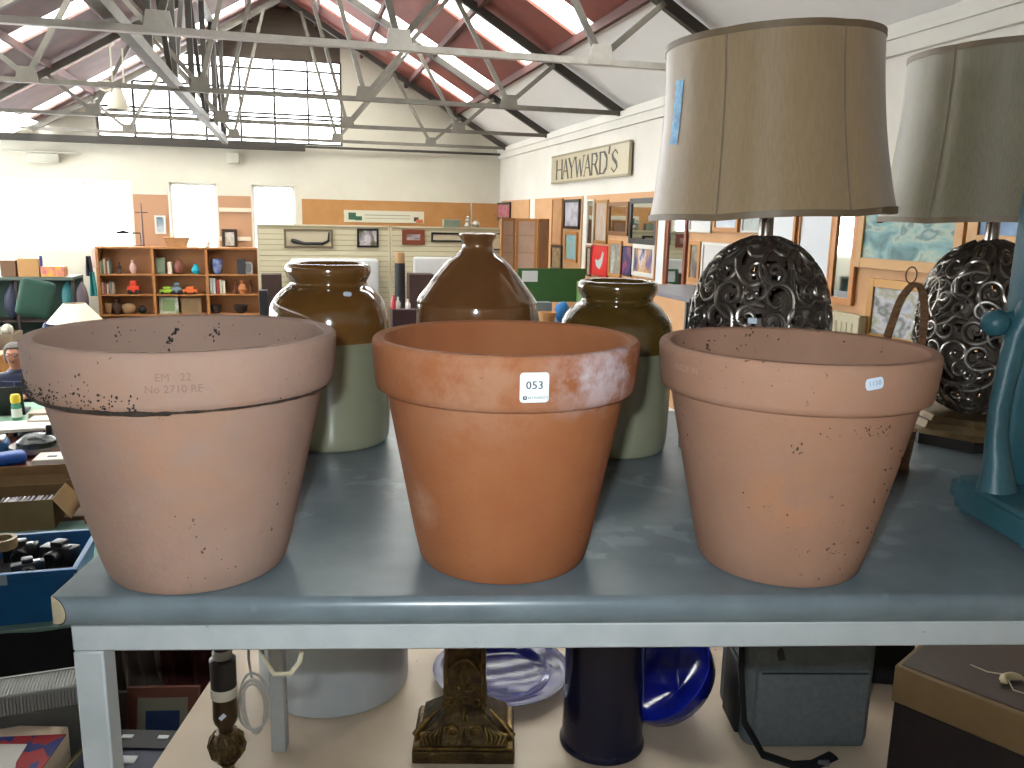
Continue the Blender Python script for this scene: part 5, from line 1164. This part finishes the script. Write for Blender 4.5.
# hanging sign
a = onr(554, 170, RW); b_ = onr(632, 158, RW); Ls = a.y - b_.y; zs0 = 1.915; hs_ = .41
t = rthing('wall_sign', "long cream wall sign lettered HAYWARD'S high on the right wall", 'sign', RW, (a.y + b_.y) / 2, zs0, None, -PI / 2)
w = MB(); w.bx((-Ls/2, -.04, 0), (Ls/2, -.002, hs_), mat('sign_cream', 'b5ab8e', .3, c2='ada284', scale=2)); w.build('sign_panel', t)
w = MB(); e = mat('sign_edge', '8c8268', .5)
for q in (((-Ls/2, -.045, 0), (Ls/2, -.04, .025)), ((-Ls/2, -.045, hs_ - .025), (Ls/2, -.04, hs_))): w.bx(q[0], q[1], e)
w.build('sign_border', t)
w = MB(); lm_ = mat('sign_letter', '3c3830', .5)
def seg(x0, y0, x1, y1, t_, X, wd_): # stroke in letter cell units
    H_ = .27; Z0 = .06; p = Vector((X + x0 * wd_, -.0425, Z0 + y0 * H_)); q = Vector((X + x1 * wd_, -.0425, Z0 + y1 * H_))
    w.bar(p, q, .003, t_, lm_, up=(1, 0, 0) if abs(x1 - x0) * wd_ < abs(y1 - y0) * H_ else (0, 0, 1))
TK, TN = .048, .018
def serif(x, y, X, wd_, s=.14): seg(x - s, y, x + s, y, .014, X, wd_)
glyph = {
 'H': [(0, 0, 0, 1, TK), (1, 0, 1, 1, TK), (0, .5, 1, .5, TN), 's00', 's01', 's10', 's11'],
 'A': [(0, 0, .5, 1, TN), (.5, 1, 1, 0, TK), (.22, .38, .78, .38, TN), 's00', 's10'],
 'Y': [(0, 1, .5, .45, TK), (1, 1, .5, .45, TN), (.5, .47, .5, 0, TK), 's01', 's11', 'sm0'],
 'W': [(0, 1, .28, 0, TK), (.28, 0, .5, .85, TN), (.5, .85, .74, 0, TK), (.74, 0, 1, 1, TN), 's01', 's11'],
 'R': [(0, 0, 0, 1, TK), (0, 1, .6, .99, TN), (.6, .99, .86, .76, TK), (.86, .76, .6, .5, TK), (.6, .5, 0, .5, TN), (.45, .5, 1, 0, TK), 's00', 's01', 's10'],
 'D': [(0, 0, 0, 1, TK), (0, 1, .55, .98, TN), (.55, .98, .92, .72, TK), (.92, .74, .92, .28, TK), (.92, .28, .55, .02, TK), (.55, .02, 0, 0, TN), 's00', 's01'],
 'S': [(.95, .8, .6, .99, TN), (.6, .99, .15, .84, TN), (.15, .84, .15, .68, TK), (.15, .68, .85, .36, TK), (.85, .36, .85, .18, TK), (.85, .18, .45, .01, TN), (.45, .01, .03, .2, TN)],
 "'": [(.5, 1.25, .2, .85, TK)]}
words_ = [('H', .27, .0), ('A', .27, .05), ('Y', .27, .03), ('W', .38, .04), ('A', .27, .03), ('R', .25, .06), ('D', .28, .08), ("'", .10, .03), ('S', .24, .02)]
X = -Ls / 2 + .27; sc_ = (Ls * .80) / (sum(a + b_ for _, a, b_ in words_)); 
for ch, wd_, gp in words_:
    wd_ *= sc_; X += gp * sc_
    for s in glyph[ch]:
        if isinstance(s, str): serif({'0': 0, '1': 1, 'm': .5}[s[1]], int(s[2]), X, wd_)
        else: seg(*s, X, wd_)
    X += wd_
w.build('sign_lettering', t)

# ================================================================== ROOM
plaster = mat('white_plaster', 'd5d1c8', .85, 0, c2='cdc8bd', scale=1.2, detail=6)
plasw = mat('far_wall_plaster', 'cbc7b8', .85, 0, c2='c4bfaf', scale=1.2)
boardm = mat('orange_pinboard', 'a2733e', .75, 0, c2='ab7b48', scale=3); peach = mat('peach_pinboard', 'ba8d62', .75, 0, c2='c0956c', scale=3)
floorm = mat('hall_floor_lino', '4a3a30', .5, c2='55453a', scale=3)
RWL = 3.97; DF = 16.0; LW = -7.2; DB = -2.6; EV = 2.72; SL = .58; ZF = hall_floor
def rstruct(name, mb): return struct(name, mb, (0, 0, 0), A)
w = MB(); w.bx((LW, DB, ZF - .1), (RWL, DF, ZF), floorm); rstruct('floor_hall', w)
# far wall with three window openings
wins = [(-6.6, ond(133, 220, DF).x, .70, 1.88), (ond(170, 220, DF).x, ond(218, 220, DF).x, .70, 1.90), (ond(252.5, 220, DF).x, ond(296, 220, DF).x, .70, 1.90)]
w = MB(); Y0, Y1 = DF, DF + .25
w.bx((LW - .25, Y0, ZF), (RWL + .25, Y1, .70), plasw); w.bx((LW - .25, Y0, 1.90), (RWL + .25, Y1, 2.62), plasw)
xsw = [LW - .25] + [q for a in wins for q in a[:2]] + [RWL + .25]
for k in range(0, len(xsw), 2): w.bx((xsw[k], Y0, .70), (xsw[k + 1], Y1, 1.90), plasw)
rstruct('wall_far', w)
frm = mat('white_window_paint', 'd0d0cc', .5)
glass = bpy.data.materials.new('window_glass'); glass.use_nodes = True
N = glass.node_tree.nodes; Lk = glass.node_tree.links; N.remove(N['Principled BSDF']); tr = N.new('ShaderNodeBsdfTransparent'); gg = N.new('ShaderNodeBsdfGlossy'); gg.inputs['Roughness'].default_value = .02; mx = N.new('ShaderNodeMixShader'); mx.inputs[0].default_value = .06
Lk.new(tr.outputs[0], mx.inputs[1]); Lk.new(gg.outputs[0], mx.inputs[2]); Lk.new(mx.outputs[0], N['Material Output'].inputs[0])
for i, (a, b_, z0, z1) in enumerate(wins):
    w = MB(); w.bx((a, DF + .10, z0), (a + .05, DF + .15, z1), frm); w.bx((b_ - .05, DF + .10, z0), (b_, DF + .15, z1), frm); w.bx((a, DF + .10, z0), (b_, DF + .15, z0 + .05), frm); w.bx((a, DF + .10, z1 - .05), (b_, DF + .15, z1), frm)
    n_ = max(2, int(round((b_ - a) / .7)))
    for k in range(1, n_): x = a + (b_ - a) * k / n_; w.bx((x - .012, DF + .11, z0 + .05), (x + .012, DF + .14, z1 - .05), frm)
    w.bx((a + .05, DF + .122, z0 + .05), (b_ - .05, DF + .127, z1 - .05), glass)
    rstruct('window_%d' % (i + 1), w)
# orange panels on far wall
zpt = ond(390, 201, DF).z
def panel(name, label, x0, x1, z0, z1, m, D=DF):
    w = MB(); w.bx((0, 0, 0), (x1 - x0, .02, z1 - z0), m); rsingle(name, w, label, 'pinboard', x0, D - .021, z0)
panel('pinboard', 'long orange pinboard above the slatted partitions on the far wall', ond(302, 210, DF).x, ond(470, 210, DF).x, .3, zpt, boardm)
panel('pinboard', 'short orange pinboard at the right corner of the far wall', ond(472, 210, DF).x, RWL - .02, .3, zpt, boardm)
panel('pinboard', 'peach pinboard between the wide window and the middle window', ond(134.5, 220, DF).x, ond(169, 220, DF).x, .70, ond(150, 194.5, DF).z, mat('peach_board_far', 'a88062', .8))
panel('pinboard', 'peach pinboard between the two narrow windows', ond(219, 220, DF).x, ond(251.5, 220, DF).x, .70, ond(235, 196, DF).z, mat('peach_board_far', 'a88062', .8))
for i, v in enumerate((209.5, 238.5)):
    a = ond(219, v, DF - .05); b_ = ond(251, v, DF - .05); w = MB(); w.bx((0, 0, -.035), (b_.x - a.x, .03, .035), mat('cream_rail', 'd0c4ae', .5)); rsingle('wall_rail', w, ['upper', 'lower'][i] + ' cream rail across the peach board between the narrow windows', 'rail', a.x, DF - .052, a.z)
fpic('blue seascape picture hanging between the wide and middle windows', (155, 215.5, 188 - 22, 234), DF - .025, wf_, P_('far_seascape', ['5c7684', '8fa0a8', 'a8b4b8', '4c5c66'], 2.2, .8, (1, 1, 2)), .03)
fpic('small dark framed mirror picture on the peach board', (222, 229, 237.5, 248.5), DF - .06, dk, P_('far_small', ['9c9a90', 'c0beb4', '7a7468'], 4, .8), .08)
# banner
a = ond(344, 217, DF - .03); b_ = ond(424, 217, DF - .03); zt = ond(384, 210.8, DF - .03).z; zb = ond(384, 222.6, DF - .03).z; Lb = b_.x - a.x; hb_ = zt - zb
t = rthing('wall_banner', 'long white printed banner on the orange pinboard', 'banner', a.x, DF - .035, zb)
w = MB(); w.bx((0, 0, 0), (Lb, .01, hb_), mat('banner_white', 'c2bea8', .6)); w.build('banner_sheet', t)
w = MB(); gr = mat('banner_green', '2c5a44', .6); gy = mat('banner_grey', '8a8c80', .6)
w.bx((.08, -.002, hb_*.2), (.22, -.0005, hb_*.8), gr); w.bx((.2, -.002, hb_*.15), (.33, -.0005, hb_*.5), gr); w.bx((.38, -.002, hb_*.58), (Lb*.82, -.0005, hb_*.66), gy); w.bx((.38, -.002, hb_*.32), (Lb*.82, -.0005, hb_*.38), gy)
w.bx((Lb*.87, -.002, hb_*.15), (Lb*.93, -.0005, hb_*.5), mat('banner_dark', '3a2a24', .6)); w.bx((Lb*.90, -.003, hb_*.02), (Lb*.985, -.0015, hb_*.32), mat('banner_orange', 'b0643c', .6)); w.build('banner_print', t)
# right wall
w = MB(); w.bx((RWL, DB, ZF), (RWL + .25, DF, EV + .0), plaster); rstruct('wall_right', w)
w = MB(); w.bx((RWL - .07, DB, 2.60), (RWL - .001, DF - .001, 2.68), plaster); w.bx((RWL - .045, DB, 2.50), (RWL - .001, DF - .001, 2.6), plaster); rstruct('trim_1', w)
def rpanel(label, u0, u1, zt, zb, m):
    d1 = onr(u0, 205, RWL).y; d0 = onr(u1, 205, RWL).y; w = MB(); w.bx((-.018, d0, zb), (0, d1, zt), m); o = rsingle('pinboard', w, label, 'pinboard', RWL - .001, 0, 0)
rpanel('peach pinboard at the far end of the right wall', 502.5, 530, 1.715, -.2, peach); rpanel('peach pinboard behind the folding screen', 536, 583.5, 1.715, -.2, peach)
d1 = onr(588, 205, RWL).y; w = MB(); w.bx((-.018, .5, -.6), (0, d1, 1.715), peach); rsingle('pinboard', w, 'long peach pinboard carrying most pictures on the right wall', 'pinboard', RWL - .001, 0, 0)
# left aisle wall with large windows, outside the photograph to the left
w = MB(); w.bx((LW - .2, DB, ZF), (LW, DF, .2), plaster); w.bx((LW - .2, DB, 2.3), (LW, DF, 2.75), plaster)
for d in range(7, 17, 3): w.bx((LW - .2, d - .3, .2), (LW, d + .3, 2.3), plaster)
w.bx((LW - .2, DB, .2), (LW, 5.6, 2.3), plaster)  # unseen near stretch closed up to hold daylight back from the bench
rstruct('wall_left', w)
w = MB(); w.bx((LW, DB, 2.70), (-4.0, DF, 2.76), plaster); rstruct('ceiling_aisle', w)
w = MB(); w.bx((LW - .2, DB - .2, ZF), (RWL + .25, DB, 5.3), plaster); rstruct('wall_back', w)

# ---- roof
steelb = mat('dusty_steel', '5f5a52', .6, .1, c2='6c675e', scale=6); steelw = mat('whitened_steel', 'cfccc6', .55, c2='c2beb6', scale=9); steeld = mat('dark_steel', '37322c', .6)
redb = mat('red_oxide_boards', '7a3a2c', .75, c2='6a3226', scale=2.2, stretch=(1, 1, 1)); redd = mat('red_brown_timber', '4e241c', .7); whb = mat('white_ceiling_board', 'dfddd9', .8, c2='d9d6d1', scale=.8)
mauve = mat('dull_pink_boards', '705450', .75, c2='5e4642', scale=2.5)
rz = lambda r: EV + (4.0 - abs(r)) * SL
sheet = bpy.data.materials.new('translucent_rooflight'); sheet.use_nodes = True
N = sheet.node_tree.nodes; Lk = sheet.node_tree.links; N.remove(N['Principled BSDF']); tr = N.new('ShaderNodeBsdfTransparent'); gg = N.new('ShaderNodeBsdfTranslucent'); gg.inputs[0].default_value = (.95, .93, .88, 1); tr.inputs[0].default_value = (1, .99, .95, 1); mx = N.new('ShaderNodeMixShader'); mx.inputs[0].default_value = .4
Lk.new(tr.outputs[0], mx.inputs[1]); Lk.new(gg.outputs[0], mx.inputs[2]); Lk.new(mx.outputs[0], N['Material Output'].inputs[0])
def slab(b, r0, r1, d0, d1, m, t_=.05, off=0.):
    P = [(r0, d0, rz(r0) + off), (r1, d0, rz(r1) + off), (r1, d1, rz(r1) + off), (r0, d1, rz(r0) + off)]
    Q = [(x, y, z + t_) for x, y, z in P]; b.add(P + Q, [[3, 2, 1, 0], [4, 5, 6, 7], [0, 1, 5, 4], [1, 2, 6, 5], [2, 3, 7, 6], [3, 0, 4, 7]], m)
# where the rooflight strips lie along the hall (right slope, left slope)
def onroof(u, v, side=1):
    d = ray(u, v); r = d.dot(RX); dd = d.dot(RD); s = (EV - CZ + 4 * SL) / (d.z + side * r * SL); return (s * r, s * dd)
SR = [4.4, 6.6, 8.6, 10.55, 12.75, 14.3]  # nearest strip is out of view, put in to brighten truss and ceiling
SLf = [7.0, 9.4, 11.3, 13.2, 14.9]
w = MB(); w2 = MB()
def slope(sg, r_in, r_out, ds, m, wd, lights):
    edges = [DB] + [q for d in ds for q in (d - wd / 2, d + wd / 2)] + [DF + .1]
    for k in range(0, len(edges), 2): slab(w, sg * r_in, sg * r_out, edges[k], edges[k + 1], m)
    for d in ds: slab(w2, sg * r_in, sg * r_out, d - wd / 2, d + wd / 2, sheet, .006, .03)
slope(1, .0, 3.02, SR, redb, .6, 1); slab(w, 3.02, 4.1, DB, DF + .1, whb, .05, 0)
slope(-1, .0, 3.9, SLf, mauve, .5, 1)
rstruct('ceiling', w); o = rstruct('ceiling_rooflights', w2); 
w = MB()                                                     # purlins, running the length of the hall
for sg in (1, -1):
    for r in (.55, 1.35, 2.15, 3.0): 
        w.bar((sg * r, DB, rz(r) - .045), (sg * r, DF, rz(r) - .045), .05, .09, redd)
w.bx((-.08, DB, rz(0) - .14), (.08, DF, rz(0) - .02), redd)
rstruct('ceiling_purlins', w)
# gable end
zg0 = 2.62; gl0, gl1, gz1 = -3.55, ond(341, 100, DF).x, ond(300, 60, DF).z
w = MB(); 
def gab(x0, x1, z0f, z1f, m): w.add([(x0, DF + .02, z0f(x0)), (x1, DF + .02, z0f(x1)), (x1, DF + .02, z1f(x1)), (x0, DF + .02, z1f(x0)), (x0, DF + .2, z0f(x0)), (x1, DF + .2, z0f(x1)), (x1, DF + .2, z1f(x1)), (x0, DF + .2, z1f(x0))], [[0, 1, 2, 3], [7, 6, 5, 4], [4, 5, 1, 0], [3, 2, 6, 7], [1, 5, 6, 2], [0, 3, 7, 4]], m)
k0 = lambda x: 2.62; kr = lambda x: rz(x) + .02; kg = lambda x: gz1
gab(gl1, RWL + .2, k0, kr, plasw); gab(-4.4, -3.1, k0, lambda x: max(2.63, rz(x) + .02), plasw)
gd = mat('weathered_slat_boards', '4a4038', .8, c2='5a4f44', scale=9, stretch=(.4, 1, 14))
gab(-2.05, 0, kg, lambda x: max(gz1 + .001, rz(x) + .02), gd); gab(0, gl1, kg, kr, gd)
rstruct('wall_gable', w)
w = MB(); 
topz = lambda x: min(gz1, rz(x) + .02)
for x in [-3.1 + k * (gl1 + 3.1) / 7 for k in range(8)]: w.bx((x - .02, DF + .02, 2.62), (x + .02, DF + .09, topz(x)), steeld)
for z in (2.62, 3.05, 3.12, 3.55, gz1 - .2, gz1 - .02):
    xl = max(-3.1, -(4 - (z - EV) / SL)) if z > EV else -3.1; w.bx((xl, DF + .03, z), (gl1, DF + .08, z + .035), steeld)
rstruct('window_4', w)
w = MB(); w.add([(-3.1, DF + .1, 2.62), (gl1, DF + .1, 2.62), (gl1, DF + .1, gz1), (-2.05, DF + .1, gz1), (-3.1, DF + .1, rz(3.1))], [[0, 1, 2, 3, 4]], glass); rstruct('window_5', w)
w = MB(); w.bx((LW, DF - .22, 2.50), (ond(305, 150, DF).x, DF - .06, 2.61), steeld); rsingle('steel_beam', w, 'dark steel beam across the far wall beneath the gable window', 'beam', 0, 0, 0)
w = MB(); w.bx((ond(305, 150, DF).x, DF - .16, 2.56), (RWL - .02, DF - .08, 2.60), steeld); rsingle('tie_bar', w, 'thin dark tie bar running right from the steel beam to the corner', 'beam', 0, 0, 0)
# trusses
def truss(d, mc, mw, label):
    t = rthing('roof_truss', label, 'roof truss', 0, d, 0)
    b = MB(); zc = 2.66
    b.bx((-4.0, -.035, zc - .025), (3.955, .035, zc + .025), mc); 
    b.build('bottom_chord', t)
    for sg in (-1, 1):
        b = MB(); b.bar((sg * 3.96, 0, rz(3.96) - .10), (0, 0, rz(0) - .10), .07, .09, steeld if sg > 0 else mw, up=(0, 0, 1)); b.build('rafter', t)
    for sg in (-1, 1):
        bt = [.86, 2.51]; tp = [.30, 1.85, 3.05]
        prs = [(bt[0], tp[0]), (bt[0], tp[1]), (bt[1], tp[1]), (bt[1], tp[2])]
        for x, y in prs:
            b = MB(); b.bar((sg * x, -.03, zc + .03), (sg * y, -.03, rz(y) - .12), .045, .05, mw if d > 8 else steelb); b.build('web_strut', t)
        for x in bt:
            b = MB(); b.prism([(sg * (x - .11), zc - .025), (sg * (x + .11), zc - .025), (sg * (x + .08), zc + .13), (sg * (x - .08), zc + .13)], -.01, .01, mc if d < 8 else mw, M=Matrix.Rotation(PI / 2, 4, 'X') ); b.v = [v + Vector((0, -.045, 0)) for v in b.v]; b.build('gusset_plate', t)
    return t
truss(3.8, steelw, steelb, 'grey steel roof truss directly above the stage edge'); truss(6.8, steelw, steelb, 'nearest roof truss in view, with a whitened bottom chord'); truss(9.8, steelb, steelb, 'middle dusty grey roof truss, second from the stage')
truss(12.8, steelb, steelb, 'roof truss third from the stage, past the wall sign'); truss(15.4, steelb, steelb, 'farthest roof truss beside the gable window')
# lattice girder running the length of the hall
t = rthing('lattice_girder', 'long dark lattice girder running lengthwise beneath the roof left of the ridge', 'girder', 0, 0, 0)
b = MB(); GR = -1.12
b.bar((-1.22, 3.9, 2.80), (-1.02, 15.6, 2.60), .09, .10, steelb); b.build('bottom_chord', t)
b = MB(); b.bar((-1.22, 3.9, 4.25), (-1.05, 15.6, 4.25), .09, .09, steelb); b.build('top_chord', t)
ds_ = [8.3, 9.8, 11.3, 12.8, 14.1, 15.5]
for i, d in enumerate(ds_):
    x = -1.22 + .2 * (d - 3.9) / 11.7; b = MB(); b.bar((x, d, 2.7), (x, d, 4.25), .07, .07, steeld); b.build('post', t)
    if i < len(ds_) - 1: b = MB(); b.bar((x, d, 2.7 if i % 2 else 4.2), (x, ds_[i + 1], 4.2 if i % 2 else 2.7), .05, .05, steeld); b.build('diagonal', t)
# bell-shaped hanging lamp in white
q = ond(118, 100, 12.0)
t = rthing('hanging_lamp', 'white bell-shaped hanging lamp with a cluster of cable beneath the trusses', 'lamp', q.x, 12.0, q.z - .12)
wl = mat('lamp_white', 'a8a292', .5); w = MB(); w.capit = False; w.lathe([(.13, 0), (.12, .06), (.08, .18), (.05, .26), (.03, .3)], wl, 24); w.build('bell_shade', t)
w = MB(); w.tube([(-.05, 0, .3), (-.05, 0, .75), (0, 0, .8)], .012, wl, 6); w.tube([(.08, 0, .25), (.09, 0, .75)], .012, wl, 6); w.tube([(-.14 + .08 * math.cos(k), .05 * math.sin(k * 1.3), .28 + .06 * math.sin(k * .8)) for k in range(20)], .014, wl, 6); w.build('hanging_cable', t)
# fan-like fittings on the far wall
for lab, u in (('pale ceiling fan fitting high on the far wall at left', 43), ('small pale light fitting high on the far wall above the windows', 233)):
    q = ond(u, 158, DF - .1); w = MB(); w.box((0, 0, 0), (.5 if u < 100 else .22, .08, .16 if u < 100 else .2), mat('fitting_grey', 'a8a698', .5), None, .02, 2)
    if u < 100: w.box((0, -.02, .1), (1.2, .06, .03), mat('fitting_grey', 'a8a698'), None, .01)
    rsingle('light_fitting', w, lab, 'light fitting', q.x, DF - .1 if u > 100 else DF - .1, q.z)

# ================================================================== LIGHT
wd_ = bpy.data.worlds.new('sky'); SC.world = wd_; wd_.use_nodes = True; bg = wd_.node_tree.nodes['Background']
bg.inputs[0].default_value = (.93, .97, 1., 1); bg.inputs[1].default_value = 10.0
def area(name, r, d, z, sx, sy, power, rot, col=(1, 1, 1)):
    l = bpy.data.lights.new(name, 'AREA'); l.shape = 'RECTANGLE'; l.size = sx; l.size_y = sy; l.energy = power; l.color = col
    o = bpy.data.objects.new(name, l); COL.objects.link(o); o.location = W(r, d, z); o.rotation_euler = rot; return o
# the camera's own flash, just above and left of the lens
fl = bpy.data.lights.new('camera_flash', 'AREA'); fl.shape = 'RECTANGLE'; fl.size = .035; fl.size_y = .02; fl.energy = 9.6; fl.color = (.86, .95, 1.)
fo = bpy.data.objects.new('camera_flash', fl); COL.objects.link(fo); fo.matrix_world = co.matrix_world.copy(); fo.location = Vector((0, 0, CZ)) + UP * .058 - cx * .05 + FW * .0
SC.view_settings.view_transform = 'Standard'; SC.view_settings.look = 'None'; SC.view_settings.exposure = .70; SC.view_settings.gamma = 1; SC.view_settings.use_curve_mapping = False
SC.cycles.use_denoising = True; SC.cycles.max_bounces = 8; SC.cycles.diffuse_bounces = 4; SC.cycles.transparent_max_bounces = 12; SC.cycles.sample_clamp_indirect = 6
